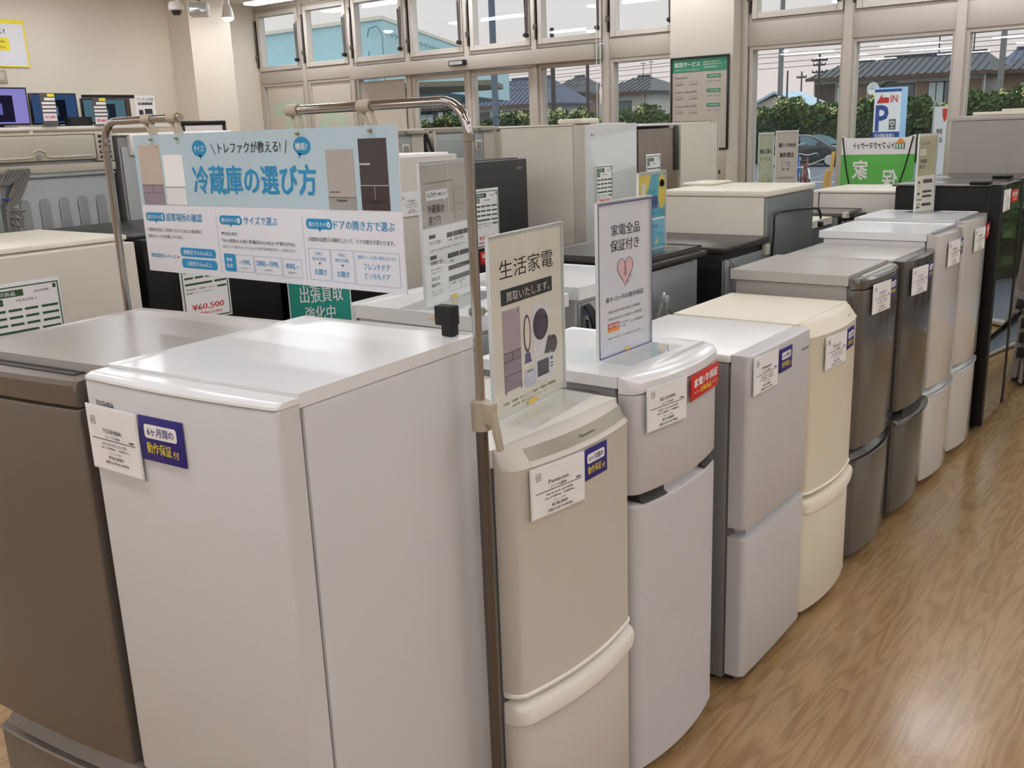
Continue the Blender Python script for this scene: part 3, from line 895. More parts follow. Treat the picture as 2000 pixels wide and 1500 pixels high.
# ---- tall ones standing back to back with them: only their backs show
def rowD(key, label, y0, y1, h, back, x1=-4.12, d=.68, **k):
    F[key] = fridge(label, '-X', x1 - d, (y0 + y1) / 2, y1 - y0, d, h, 0, back=back, lid=.012, rim=0, doors=D2(h), **k)
    return F[key]
f = rowD('t1', 'tall fridge at the left edge showing its ribbed metal back and coiled cord', 1.80, 2.50, 1.80, back_tall, side='sideg', top='plas')
for q in range(5):
    cord(f, [(.19, f.d + .01, 1.7), (.195 - q * .006, f.d + .03, 1.6), (.16 - q * .02, f.d + .035, 1.655), (.12 - q * .012, f.d + .03, 1.63), (.17 - q * .01, f.d + .03, 1.53), (.185, f.d + .03, 1.42 + q * .02), (.155 - q * .012, f.d + .03, 1.37 + q * .03), (.175, f.d + .02, 1.52), (.19, f.d + .01, 1.66)], 'cordg', .005)
boxes('cord_tie', [(.165, .19, f.d + .01, f.d + .042, 1.535, 1.545)], M['cordblue'], f.r, .003)
f = rowD('t2', 'tall white-backed fridge half hidden behind the banner, next to the ribbed-back one', 2.53, 3.15, 1.79, back_small, side='sideg', top='white_trim')
boxes('condenser_cover', [(-.3, .26, f.d - .05, f.d + .01, 1.69, 1.785)], M['white_trim'], f.r, .008)
bm = bmesh.new(); bm_tube(bm, [(.22, f.d + .03, 1.735), (.02, f.d + .03, 1.735)], .02, 10)
obj('pipe_cover', bm, M['white_trim'], f.r)
cord(f, [(.0, f.d + .02, 1.72), (-.06, f.d + .05, 1.74), (-.1, f.d + .03, 1.7), (.1, f.d + .04, 1.55), (.0, f.d + .03, 1.45)], 'cordg', .008)
f = rowD('t6', 'tall fridge whose plain white top just shows above the hanging banner', 3.2, 3.8, 1.765, back_small, side='white', top='white_trim')
boxes('hinge_cover', [(-.28, .28, .1, .5, 1.766, 1.78)], M['white_trim'], f.r, .005)
f = rowD('t3', 'tall fridge behind the guide sign, grey back with a square port, cords at its side', 3.86, 4.58, 1.765, back_port, side='beige', top='plas')
f = rowD('t4', 'tall fridge seen past the chrome pole, grey back with a square port', 4.66, 5.28, 1.77, back_port, side='beige', top='plas')
cord(f, [(.36, f.d - .02, 1.74), (.35, f.d + .0, 1.68), (.33, f.d + .02, 1.58), (.34, f.d + .0, 1.5), (.37, f.d - .02, 1.66), (.36, f.d - .02, 1.73)], 'cordb', .012)
f = rowD('t5', 'tall fridge with a cream service corner, left of the tall pale beige one', 5.34, 5.92, 1.765, back_port, side='white', top='plas')
boxes('service_recess', [(-.1, .19, f.d - .012, f.d + .004, 1.3, 1.7)], M['plas'], f.r, .02)
boxes('service_slot', [(.07, .13, f.d + .003, f.d + .006, 1.58, 1.62), (.1, .13, f.d + .003, f.d + .006, 1.52, 1.57), (-.1, -.05, f.d + .0, f.d + .03, 1.35, 1.6)], M['dark'], f.r, .006)

# ================================================================== cards and stickers on the doors
def price_card(key, lx, z, brand, model, price, tax, label, w=.165, h=.108):
    loc, a = on_front(F[key], lx, z, .007)
    t = thing('price_card', label, 'price card', loc, a, 'white price cards on the aisle row')
    boxes('sleeve', [(-w / 2 - .004, w / 2 + .004, .0006, .003, -h / 2 - .004, h / 2 + .004)], M['edge'], t, .001)
    p = boxes('card', [(-w / 2, w / 2, -.0002, .0006, -h / 2, h / 2)], M['paper'], t)
    k = w / .165
    lettering(p, [('冷', -.068 * k, -.058 * k, .031 * k, .042 * k), (brand, -.032 * k, .032 * k, .014 * k, .023 * k), ('2ドア冷蔵庫', -.026 * k, .024 * k, .003 * k, .009 * k),
                  (model, -.04 * k, .044 * k, -.012 * k, -.006 * k), ('138L (冷凍庫44L・冷蔵庫94L)', -.046 * k, .05 * k, -.021 * k, -.015 * k), ('クリーニング済', -.018 * k, .02 * k, -.03 * k, -.0245 * k),
                  (price, -.024 * k, .026 * k, -.041 * k, -.033 * k, .01), (tax, -.036 * k, .042 * k, -.0515 * k, -.0435 * k, .01)], M['ink'], -.0012, .004)
    flat(p, 'rule', [(-.072 * k, .074 * k, -.0012 * k, .0002 * k)], M['ink'], -.001)
    flat(p, 'stamp', [(.055 * k, .07 * k, .003 * k, .0065 * k)], M['inkg'], -.001)
    outline(p, 'seal_mark', [(-.0705 * k, -.0555 * k, .0285 * k, .0445 * k)], M['inkg'], .0008 * k, -.001)
    return t

def warranty(key, lx, z, label, w=.098, h=.073):
    loc, a = on_front(F[key], lx, z, .004)
    t = thing('warranty_card', label, 'warranty card', loc, a, 'blue warranty cards')
    p = boxes('card', [(-w / 2, w / 2, -.0002, .003, -h / 2, h / 2)], M['navy'], t, .0008)
    flat(p, 'white_box', [(-w * .37, w * .37, h * .02, h * .33)], M['paper'], -.001, rad=.006)
    lettering(p, [('6ヶ月間の', -w * .3, w * .31, h * .08, h * .27, .008)], M['navy'], -.0018)
    lettering(p, [('動作保証', -w * .35, w * .22, -h * .32, -h * .07, .008), ('付', w * .25, w * .38, -h * .33, -h * .16, .008)], M['yellow'], -.0012)

def red_card(key, lx, z, label, w=.2, h=.067):
    loc, a = on_front(F[key], lx, z, .009)
    t = thing('warranty_sticker', label, 'sticker', loc, a, 'red one-year warranty stickers')
    p = boxes('card', [(-w / 2, w / 2, -.0002, .003, -h / 2, h / 2)], M['red'], t, .0008)
    lettering(p, [('家電1年保証', -w * .42, w * .44, -h * .02, h * .32, .02)], M['paper'], -.0012)
    lettering(p, [('対象商品', -w * .2, w * .2, -h * .34, -h * .1, .012)], M['yellow'], -.0012)
    flat(p, 'rule', [(-w * .42, -w * .23, -h * .235, -h * .215), (w * .23, w * .44, -h * .235, -h * .215)], M['cream'], -.001)

def spec_card(key, lx, z, w, h, maker, model, price, tax, label):
    loc, a = on_front(F[key], lx, z, .006)
    t = thing('spec_card', label, 'spec card', loc, a, 'green framed spec cards')
    boxes('sleeve', [(-w / 2 - .008, w / 2 + .008, .0006, .0035, -h / 2 - .008, h / 2 + .012)], M['edge'], t, .001)
    p = boxes('card', [(-w / 2, w / 2, -.0002, .0006, -h / 2, h / 2)], M['paper'], t)
    W, T = w / 2, h / 2
    g = [(-W, W, T - .004, T), (-W, W, -T, -T + .004), (-W, -W + .004, -T, T), (W - .004, W, -T, T)]
    g += [(-W + .01, W * .02, T - .034, T - .012), (-W + .01, -W * .55, T - .06, T - .038), (W * .84, W * .93, T - .022, T - .008)]
    zz = T - .075
    cols = [(-.9, -.52), (-.44, -.08), (0, .36), (.46, .92)]
    for r in range(3):
        for a0, a1 in cols:
            g.append((W * a0, W * a1, zz - .008, zz))
        zz -= .024
    for a0, a1 in ((-.9, .3), (.4, .92)):
        g.append((W * a0, W * a1, zz - .008, zz))
    g.append((W * .5, W * .92, zz - .03, zz - .022))
    flat(p, 'green_print', g, M['green'], -.001)
    ink = [(W * .36, W * .7, T - .03, T - .024), (-W * .2, W * .3, T - .053, T - .045)]
    lettering(p, [(maker, -W * .8, -W * .2, T - .03, T - .016, .01), ('型番', -W * .82, -W * .62, T - .054, T - .044, .01)], M['paper'], -.0018)
    lettering(p, [('2022年製', W * .3, W * .72, T - .029, T - .02), (model, -W * .2, W * .35, T - .054, T - .044), ('無段階調節・自動製氷・省エネ', -W * .88, W * .4, zz - .028, zz - .02), ('動作確認・クリーニング済みです', -W * .88, W * .3, zz - .042, zz - .034)], M['inkg'], -.0012)
    lettering(p, [(price, -W * .7, W * .72, -T + .032, -T + .058, .015), (tax, -W * .78, W * .6, -T + .012, -T + .026, .005)], M['red'], -.0012)

price_card('tosh', -.168, 1.222, 'TOSHIBA', 'GR-S17BS 東芝 2021年製', '¥24,000', '(税込¥26,400)', 'white price card under the black maker name, top left of the big row-end door', .152, .118)
warranty('tosh', -.027, 1.243, 'largest blue warranty card, on the big white row-end fridge door', .118, .082)
warranty('silver', -.198, 1.2, 'blue warranty card cut by the left picture edge, on the metallic fridge', .1, .075)
price_card('pan', -.103, .995, 'Panasonic', 'NR-B14FW 2020年製', '¥18,000', '(税込¥19,800)', 'white price card on the fridge with the champagne top strip')
warranty('pan', .036, 1.012, 'blue warranty card on the fridge with the champagne top strip')
price_card('iris', -.115, 1.058, 'IRIS OHYAMA', 'IRSD-14A 2020年製', '¥17,000', '(税込¥18,700)', 'white price card left of the large red sticker')
red_card('iris', .088, 1.073, 'large red sticker on the second fridge of the aisle row')
price_card('his', -.145, 1.022, 'Hisense', 'HR-B12AS 2019年製', '¥15,000', '(税込¥16,500)', 'white price card on the flat-fronted fridge with black feet')
warranty('his', .01, 1.03, 'blue warranty card on the flat-fronted fridge with black feet')
price_card('ivory', -.07, .972, 'Panasonic', 'NR-B17BW 2019年製', '¥16,000', '(税込¥17,600)', 'white price card on the ivory cream fridge')
warranty('ivory', .085, .985, 'blue warranty card on the ivory cream fridge')
price_card('gray', -.085, 1.073, 'HITACHI', 'RL-154KA 2020年製', '¥18,000', '(税込¥19,800)', 'white price card on the nearer glossy grey fridge')
warranty('gray', .06, 1.09, 'blue warranty card on the nearer glossy grey fridge')
price_card('gray2', -.1, 1.068, 'AQUA', 'AQR-17J 2020年製', '¥20,000', '(税込¥22,000)', 'white price card on the farther dark grey fridge')
warranty('gray2', .06, 1.09, 'blue warranty card on the farther dark grey fridge')
price_card('w1', -.06, 1.118, 'TOSHIBA', 'GR-T15BS 2021年製', '¥22,000', '(税込¥24,200)', 'white price card on the glossy white fridge past the grey pair')
warranty('w1', .095, 1.13, 'blue warranty card on the glossy white fridge past the grey pair')
price_card('w2', -.06, 1.125, 'SHARP', 'SJ-D15G 2021年製', '¥24,000', '(税込¥26,400)', 'white price card on the white fridge touching the black mirrored one')
red_card('w2', .135, 1.148, 'small red sticker on the white fridge touching the black mirrored one', .185)
price_card('bk1', -.13, 1.28, 'Haier', 'JR-XP1F15A 2021年製', '¥28,000', '(税込¥30,800)', 'white price card on the nearer black mirror door')
red_card('bk1', .06, 1.29, 'orange-red sticker on the nearer black mirror door', .17)
spec_card('muji', -.14, 1.145, .25, .31, '無印良品', 'MJ-R27B-1', '¥49,500', '(税抜価格¥45,000)', 'large green framed spec card on the cream fridge at the left')
spec_card('blk1', -.065, 1.21, .21, .29, '三菱電機', 'MR-CX27E', '¥60,500', '(税抜価格¥ 55,000)', 'spec card with a red sixty thousand yen price, on the black fridge')
spec_card('blk3', -.12, 1.29, .2, .29, 'AQUA', 'AQR-27H', '¥41,800', '(税抜価格¥38,000)', 'spec card on the charcoal fridge in the far row')
red_card('blk3', -.1, 1.085, 'red sticker low on the charcoal fridge in the far row', .18)
spec_card('tall', -.1, 1.385, .18, .25, 'AQUA', 'AQR-V43J', '¥98,000', '(税抜価格¥89,091)', 'spec card on the shiny white glass door')
spec_card('brown', -.08, 1.42, .18, .25, '日立', 'R-K40K', '¥79,800', '(税抜価格¥72,545)', 'spec card on the brown wood-look door')
price_card('whc', -.15, 1.412, 'SHARP', 'SJ-W35D 2019年製', '¥39,800', '(税込¥43,780)', 'white card beside the banner on the white-fronted far fridge', .14, .11)
lc, la = on_front(F['whc'], -.055, 1.42, .004)
t = thing('tag_sticker', 'red over blue tag beside the banner on the white-fronted far fridge', 'sticker', lc, la)
p = boxes('red_tag', [(-.03, .03, -.001, .002, -.005, .07)], M['red'], t)
p2 = boxes('blue_tag', [(-.028, .03, -.001, .002, -.1, -.012)], M['paper'], t)
flat(p2, 'blue_print', [(-.022, .03, -.055, -.018)], M['navy'], -.0018)
lettering(p, [('1年', -.022, .022, .02, .05, .02)], M['paper'], -.0018)

# ================================================================== acrylic sign stands
def stand(label, p0, p1, z, h, base=.1, edge='edge', paper='cream', group='acrylic sign stands', front=True, inset=.006, name='sign_stand'):
    dx, dy = p1[0] - p0[0], p1[1] - p0[1]
    w = math.hypot(dx, dy)
    t = thing(name, label, 'sign stand', (p0[0], p0[1], z), math.atan2(dy, dx), group)
    boxes('poster_holder', [(0, w, .0045, .0065, 0.002, h), (0, .0022, -.003, .0045, .002, h), (w - .0022, w, -.003, .0045, .002, h), (0, w, -.003, .0045, h - .0022, h)], M[edge], t)
    p = boxes('poster', [(inset, w - inset, .003, .0042, inset, h - inset - .006)], M[paper], t)
    if front:
        boxes('clear_front', [(.001, w - .001, -.0035, -.0025, .003, h)], M['acryl'], t, smooth=False)
    boxes('base_plate', [(.0, w, -base, base, 0, .0025)], M['acryl'], t, smooth=False)
    return t, p, w

t, p, w = stand('cream sign stand with pictures of home appliances, on the first aisle fridge', (-1.305, 1.63), (-1.342, 1.97), 1.104, .42)
lettering(p, [('生活家電', .048, .296, .318, .36)], M['ink'], .0022, -.006)
flat(p, 'black_bar', [(.051, .288, .259, .295)], M['ink'], .0022)
lettering(p, [('買取いたします。', .073, .274, .265, .286)], M['cream'], .0015)
lettering(p, [('冷蔵庫・洗濯機・電子レンジ・炊飯器・掃除機・照明器具', .044, .294, .028, .035), ('空調家電・電気ストーブ・アイロン・など', .083, .252, .017, .023)], M['inkg'], .0022)
lil = mat('lilac_print', (176, 164, 172), .55); lil2 = mat('dusky_lilac_print', (142, 128, 140), .55); whp = mat('pale_print', (224, 222, 228), .55); dkp = mat('dark_violet_print', (48, 42, 58), .5); prp = mat('purple_print', (70, 58, 110), .5); brp = mat('dark_brown_print', (64, 56, 60), .55)
flat(p, 'printed_fridge', [(.054, .132, .15, .247)], lil, .0023)
flat(p, 'printed_drawers', [(.054, .132, .058, .149)], lil2, .0023)
flat(p, 'printed_lines', [(.054, .132, .148, .1495), (.092, .0935, .128, .149), (.054, .132, .1275, .1285), (.054, .132, .094, .095), (.12, .123, .235, .242), (.056, .06, .053, .058), (.126, .13, .053, .058)], M['ink'], .002)
poly(p, 'printed_fan', [ell(.162, .176, .017, .046), [(.15, .13), (.174, .13), (.177, .112), (.182, .106), (.145, .106), (.149, .112)]], prp, .0023)
poly(p, 'fan_opening', [ell(.162, .177, .0115, .038)], M['cream'], .0019)
flat(p, 'printed_washer', [(.187, .265, .115, .238)], whp, .0023)
poly(p, 'washer_door', [ell(.227, .187, .037, .038)], dkp, .0019)
poly(p, 'washer_glass', [ell(.227, .187, .028, .029)], mat('violet_print', (62, 54, 84), .4), .0016)
flat(p, 'printed_oven', [(.198, .288, .052, .106)], whp, .0021)
flat(p, 'oven_window', [(.206, .262, .06, .099)], dkp, .0017)
flat(p, 'oven_buttons', [(.27, .283, .09, .098), (.27, .276, .08, .084), (.278, .283, .08, .084), (.27, .276, .072, .076), (.278, .283, .072, .076)], M['inkg'], .0017)
flat(p, 'printed_fryer', [(.146, .196, .048, .09)], mat('lavender_print', (206, 206, 226), .55), .0017, rad=.008)
flat(p, 'fryer_slot', [(.157, .182, .084, .087)], M['inkg'], .0013)
poly(p, 'printed_vacuum', [ell(.286, .128, .021, .022), [(.24, .112), (.262, .152), (.275, .152), (.268, .108)]], brp, .0015)
poly(t, 'yellow_sticker', [ell(.17, .013, .024, .007)], M['stick'], -.0042)

t, p, w = stand('violet edged sign stand with a pink heart, on the second aisle fridge', (-1.319, 2.092), (-1.313, 2.361), 1.149, .41, paper='pinkpaper', edge='edge')
outline(t, 'violet_edge', [(.001, w - .001, .003, .404)], mat('violet_acrylic_edge', (70, 60, 140), .3), .003, -.0038)
lettering(p, [('家電全品', .071, .213, .317, .347), ('保証付き', .067, .209, .276, .307)], M['ink'], .0022, .012)
lettering(p, [('最大12ヶ月の動作保証', .042, .232, .147, .161)], M['ink'], .0022, .006)
lettering(p, [('・税抜1,000円未満の商品:7日間保証', .047, .215, .116, .124), ('・税抜1,000円以上の商品:6ヶ月間保証', .047, .223, .097, .105), ('このPOPが', .109, .155, .081, .087), ('付いた商品', .109, .14, .071, .077), (':12ヶ月間保証', .163, .226, .077, .084), ('※保証書は大切に保管してください ※保証期間は商品により異なります', .049, .219, .047, .052)], M['inkg'], .0022)
hp = []
for i in range(40):
    q = 2 * PI * i / 40
    hp.append((.138 + .0385 * (math.sin(q) ** 3), .224 + .0026 * (13 * math.cos(q) - 5 * math.cos(2 * q) - 2 * math.cos(3 * q) - math.cos(4 * q))))
poly(p, 'heart', [hp], M['pink'], .0023)
bm = bmesh.new(); bm_tube(bm, [(a, .0018, b) for a, b in hp[:22]] , .0007, 6); bm_tube(bm, [(a, .0018, b) for a, b in hp[24:] + hp[:1]], .0007, 6)
bm_tube(bm, [(.138 + .004 * math.sin(q), .0018, .236 - .014 + .014 * math.cos(q)) for q in [2 * PI * i / 16 for i in range(16)]], .0007, 6, True)
obj('heart_outline', bm, M['inkg'], p)
poly(p, 'plug_mark', [[(.146, .196), (.152, .19), (.168, .206), (.162, .212)]], M['paper'], .0016)
bm = bmesh.new(); bm_tube(bm, [(.146, .0012, .196), (.152, .0012, .19), (.168, .0012, .206), (.162, .0012, .212)], .0007, 6, True); bm_tube(bm, [(.147, .0012, .195), (.142, .0012, .189)], .0007, 6); bm_tube(bm, [(.151, .0012, .191), (.147, .0012, .186)], .0007, 6)
obj('plug_outline', bm, M['inkg'], p)
flat(p, 'red_box', [(.051, .106, .076, .09)], M['red'], .0022); flat(p, 'orange_box', [(.051, .106, .066, .0757)], M['orange'], .0022)
lettering(p, [('家電1年保証', .054, .103, .0775, .0885, .01)], M['paper'], .0016)
poly(t, 'yellow_sticker', [ell(.14, .01, .014, .005)], M['stick'], -.0042)

t, p, w = stand('grey and white fridge guide sign stand, behind the chrome pole', (-2.042, 2.231), (-2.135, 2.594), 1.203, .455, paper='greige')
flat(p, 'white_lower', [(.006, w - .006, .006, .25)], M['paper'], .0024)
flat(p, 'speech_box', [(.045, .195, .335, .365)], M['paper'], .0024)
poly(p, 'speech_tail', [[(.165, .336), (.18, .336), (.168, .326)]], M['paper'], .0024)
lettering(p, [('トレファク', .054, .11, .342, .36, .02), ('が教える!', .118, .182, .345, .356)], M['ink'], .0018)
lettering(p, [('冷蔵庫の', .05, .165, .292, .32), ('選び方', .052, .14, .257, .286), ('リユースショップだから選べるお得な冷蔵庫・家電の見つけ方', .04, .24, .385, .392), ('サイズで選ぶ', .05, .135, .196, .208), ('設置場所で選ぶ', .05, .14, .132, .145), ('家電全品', .05, .11, .082, .094), ('保証付き', .05, .11, .062, .074), ('7日間', .19, .225, .052, .06), ('6ヶ月', .25, .29, .052, .06), ('~199L', .18, .215, .195, .203), ('200L~399L', .23, .3, .195, .203), ('右開き', .19, .22, .125, .133)], M['ink'], .0018, .004)
lettering(p, [('お部屋の広さや家族の人数に合わせて容量をお選びください。', .05, .32, .175, .181), ('搬入経路も', .05, .13, .115, .121), ('ご確認ください', .05, .13, .104, .11), ('安心してお使い', .05, .13, .044, .05), ('いただけます', .05, .13, .034, .04)], M['inkg'], .0018)
flat(p, 'grey_blocks', [(.05, .095, .216, .228), (.175, .218, .208, .224), (.222, .3, .208, .224), (.304, .355, .208, .224), (.05, .095, .15, .162), (.175, .26, .14, .156), (.265, .355, .14, .156), (.175, .355, .1, .115), (.175, .355, .064, .08)], M['inkg'], .002)
outline(p, 'grey_rules', [(.175, .265, .03, .064), (.265, .355, .03, .064), (.24, .355, .27, .36), (.24, .355, .26, .31)], M['inkg'], .0007, .002)
poly(t, 'yellow_sticker', [ell(.2, .012, .025, .008)], M['stick'], -.0042)

t, p, w = stand('yellow and blue summer sale sign stand, on the dark-topped fridge', (-1.95, 3.4), (-1.95, 3.63), 1.246, .315, paper='paleblue', base=.08)
sb = mat('summer_blue_print', (84, 176, 198), .55); sy_ = mat('summer_yellow_print', (232, 206, 96), .55)
flat(p, 'blue_field', [(.006, w - .006, .006, .303)], sb, .0025)
poly(p, 'yellow_shapes', [[(.006, .302), (.11, .302), (.09, .25), (.06, .2), (.006, .18)], ell(.2, .22, .03, .06), ell(.2, .275, .026, .027), [(.14, .02), (.17, .05), (.16, .02)]], sy_, .0021)
flat(p, 'white_band', [(.006, w - .006, .12, .128)], M['paper'], .0021)
lettering(p, [('クリア', .07, .15, .225, .24, .01)], M['green'], .0017)
lettering(p, [('夏得', .06, .165, .165, .215, .02), ('キャンペーン', .05, .19, .135, .155, .012), ('%OFF', .1, .165, .085, .1, .015)], M['navy'], .0017)
flat(p, 'drink_print', [(.03, .065, .215, .27)], M['cream'], .0017, rad=.005)

t, p, w = stand('translucent tall guide sign on the white fridge touching the black mirrored one', (-1.44, 5.43), (-1.385, 5.59), 1.239, .405, paper='cream', base=.06)
flat(p, 'olive_field', [(.006, w - .006, .19, .392)], mat('khaki_print', (176, 170, 136), .6), .0025)
flat(p, 'cream_tag', [(.02, .075, .295, .325)], M['cream'], .0021)
flat(p, 'dark_blocks', [(.02, .04, .15, .162), (.065, .145, .15, .17), (.02, .04, .09, .102), (.065, .145, .1, .112), (.065, .145, .075, .087), (.065, .145, .03, .045), (.02, .045, .02, .03)], M['inkg'], .0021)
lettering(p, [('トレファク', .024, .07, .302, .318, .01), ('冷蔵庫', .02, .085, .255, .275, .01), ('選び方', .02, .07, .225, .245, .01), ('サイズ', .02, .055, .132, .142), ('設置場所', .02, .06, .06, .07), ('保証', .02, .05, .036, .046), ('お得な冷蔵庫', .03, .1, .35, .358)], M['ink'], .0017)

for lab, p0, p1, big in (('translucent greenish sign stand, left of the light truck sign', (-2.305, 5.39), (-2.222, 5.415), False), ('light truck loan sign stand with a small truck icon, before the window', (-2.214, 5.42), (-2.115, 5.50), True)):
    t, p, w = stand(lab, p0, p1, 1.188, .485 if not big else .492, paper='greige' if big else 'khaki', base=.02, inset=.004)
    boxes('top_rail', [(-.001, w + .001, -.005, .008, .478, .486) if not big else (-.001, w + .001, -.005, .008, .485, .493)], M['lipgray'], t, .002)
    if big:
        lettering(p, [('軽トラ90分', .02, .115, .4, .425, .025), ('無料貸出', .026, .105, .345, .372, .025), ('その日にまとめて!', .018, .108, .225, .238, .012), ('格安で持ち帰れる', .018, .106, .19, .203, .012)], M['ink'], .0022)
        outline(p, 'truck_icon', [(.04, .085, .28, .32), (.062, .08, .296, .312)], M['inkg'], .0018, .002)
        poly(p, 'truck_wheels', [ell(.05, .278, .005, .005, 12), ell(.075, .278, .005, .005, 12)], M['inkg'], .002)
    else:
        lettering(p, [('商品ご購入', .01, .075, .37, .395, .02), ('サービス', .012, .07, .33, .35, .015)], M['ink'], .0022)
        outline(p, 'icon_box', [(.03, .06, .2, .25)], M['inkg'], .0018, .002)

# teal buy-back poster on a slim floor stand
t = thing('poster_stand', 'teal buy-back poster on a slim post, behind the big white row-end fridge', 'poster stand', (-2.04, 1.69, 0), math.atan2(.13, .095))
bm = bmesh.new(); bm_tube(bm, [(.08, .012, .01), (.08, .012, 1.05)], .008, 10); obj('post', bm, M['steel'], t)
bm = bmesh.new(); bm_lathe(bm, [(.1, 0), (.1, .008), (.02, .014)], (.08, .012, 0), 'z', 24); obj('base', bm, M['steel'], t)
p = boxes('poster', [(0, .161, -.001, .001, 1.0, 1.43)], M['teal'], t)
outline(p, 'acrylic_edge', [(-.003, .164, .997, 1.433)], M['edge'], .003, -.002)
lettering(p, [('出張買取', .028, .142, 1.31, 1.358, .012), ('強化中', .038, .118, 1.262, 1.3, .012), ('店頭', .055, .1, 1.365, 1.385)], M['paper'], -.002)
flat(p, 'printed_fridge', [(.085, .11, 1.19, 1.245), (.04, .07, 1.18, 1.225)], M['lipgray'], -.0016)
poly(p, 'orange_dot', [ell(.125, 1.228, .017, .018)], M['orange'], -.002)
lettering(p, [('高評価', .113, .137, 1.222, 1.232)], M['ink'], -.0026)

# ================================================================== hanging banner and its two chrome stands
YB_ = 1.42
b = thing('hanging_banner', 'large pale blue and white fridge guide banner hanging from the chrome rails', 'banner', (-2.2505, YB_, 1.4275))
p = boxes('board', [(0, .9, 0, .004, 0, .335)], M['pinkpaper'], b, .0006)
flat(p, 'blue_field', [(0, .9, .1675, .335)], M['paleblue'], -.0006)
fr = [(.018, .107, .168, .312, lil, lil2), (.117, .197, .169, .287, M['paper'], M['edge']), (.694, .776, .168, .29, mat('greige_print', (170, 164, 158), .5), mat('grey_print', (150, 148, 142), .5)), (.792, .871, .168, .31, brp, mat('dark_maroon_print', (58, 44, 44), .5))]
bgp = mat('tan_print', (190, 174, 158), .55)
for i, (a, c_, z0, z1, m1, m2) in enumerate(fr):
    flat(p, 'printed_fridge', [(a, c_, z0, z1)], bgp if i == 0 else m1, -.0012)
    zz = {0: .215, 1: .21, 2: .192, 3: .217}[i]
    flat(p, 'printed_drawers', [(a, c_, z0, zz)], m2, -.0016)
    ln = [(a, c_, zz, zz + .0015)]
    if i == 0: ln += [((a + c_) / 2, (a + c_) / 2 + .001, .197, zz), (a, c_, .196, .197), (c_ - .012, c_ - .009, z1 - .008, z1 - .004)]
    if i == 2: ln += [(a + .006, a + .036, .203, .205)]
    if i == 3: ln += [((a + c_) / 2, (a + c_) / 2 + .001, .19, zz)]
    flat(p, 'printed_lines', ln, M['inkg'] if i != 3 else M['lipgray'], -.002)
    if i == 3:
        flat(p, 'printed_handle', [(a + .002, a + .032, .258, .262)], M['lipgray'], -.002)
        poly(p, 'printed_grip', [ell((a + c_) / 2, .188, .022, .006, 16, 180, 360)], M['ink'], -.0022)
    if i == 2:
        poly(p, 'printed_grip', [ell((a + c_) / 2, .189, .018, .005, 16, 180, 360)], M['inkg'], -.0022)
poly(p, 'speech_bubble', [ell(.266, .3, .027, .019), [(.262, .285), (.274, .285), (.27, .274)], ell(.624, .299, .027, .019), [(.61, .285), (.622, .283), (.611, .273)]], M['blue'], -.0012, split=True)
flat(p, 'blue_pill', [(.014, .095, .127, .148), (.313, .395, .126, .147), (.615, .697, .125, .147), (.143, .284, .043, .065), (.144, .285, .015, .038)], M['blue'], -.0006, rad=.009, split=True)
poly(p, 'pill_tail', [[(.05, .128), (.062, .128), (.054, .122)], [(.348, .127), (.36, .127), (.352, .12)], [(.652, .126), (.664, .126), (.656, .119)]], M['blue'], -.0006, split=True)
flat(p, 'blue_tile', [(.315, .357, .016, .058)], M['blue'], -.0006, rad=.005)
outline(p, 'pale_frames', [(.359, .423, .017, .057), (.426, .521, .016, .057), (.525, .589, .014, .056), (.614, .682, .014, .083), (.685, .753, .013, .083), (.757, .886, .012, .083)], mat('grey_blue_rule', (160, 180, 196), .6), .001)
flat(p, 'divider', [(.3, .3008, .012, .15), (.603, .6038, .012, .15)], M['lipgray'], -.0006)
lettering(p, [('サイズ?', .248, .287, .293, .307, .008), ('機能?', .604, .642, .291, .306, .008), ('選び方その', .022, .078, .1325, .142, .004), ('選び方その', .322, .378, .1315, .141, .004), ('選び方その', .624, .68, .1305, .14, .004), ('側面空き:0.5cm以上', .157, .272, .049, .06, .004), ('上面空き:5cm以上', .163, .266, .021, .032, .004), ('参考', .325, .347, .039, .049, .01), ('目安', .325, .347, .025, .035, .01)], M['paper'], -.0018, split=True)
poly(p, 'white_dot', [ell(.085, .1373, .0055, .0065, 16), ell(.385, .1363, .0055, .0065, 16), ell(.687, .1353, .0055, .0065, 16)], M['paper'], -.0018, split=True)
lettering(p, [('1', .0835, .0865, .134, .1405, .02), ('2', .383, .387, .133, .1395, .02), ('3', .685, .689, .132, .1385, .02)], M['blue'], -.0025, split=True)
lettering(p, [('冷蔵庫の選び方', .231, .66, .196, .26, .017)], M['blue'], -.0014)
lettering(p, [('設置場所の確認', .1, .245, .128, .148, .012), ('サイズで選ぶ', .402, .52, .128, .147, .012), ('ドアの開き方で選ぶ', .702, .879, .126, .146, .012), ('推奨放熱スペース', .016, .123, .035, .046, .008), ('~199L', .37, .412, .035, .046, .01), ('200L~399L', .433, .513, .035, .047, .01), ('400L~', .534, .58, .034, .046, .01), ('右側に', .635, .66, .069, .076), ('壁がある場合', .626, .67, .057, .065), ('左側に', .707, .731, .069, .076), ('壁がある場合', .698, .74, .057, .065), ('右開き', .629, .669, .026, .039, .012), ('左開き', .7, .738, .025, .038, .012), ('隙間スペースが狭い場合にオススメ', .767, .877, .067, .075), ('フレンチドア', .783, .858, .045, .058, .01), ('どっちもドア', .784, .857, .026, .039, .01)], M['blue'], -.0008, split=True)
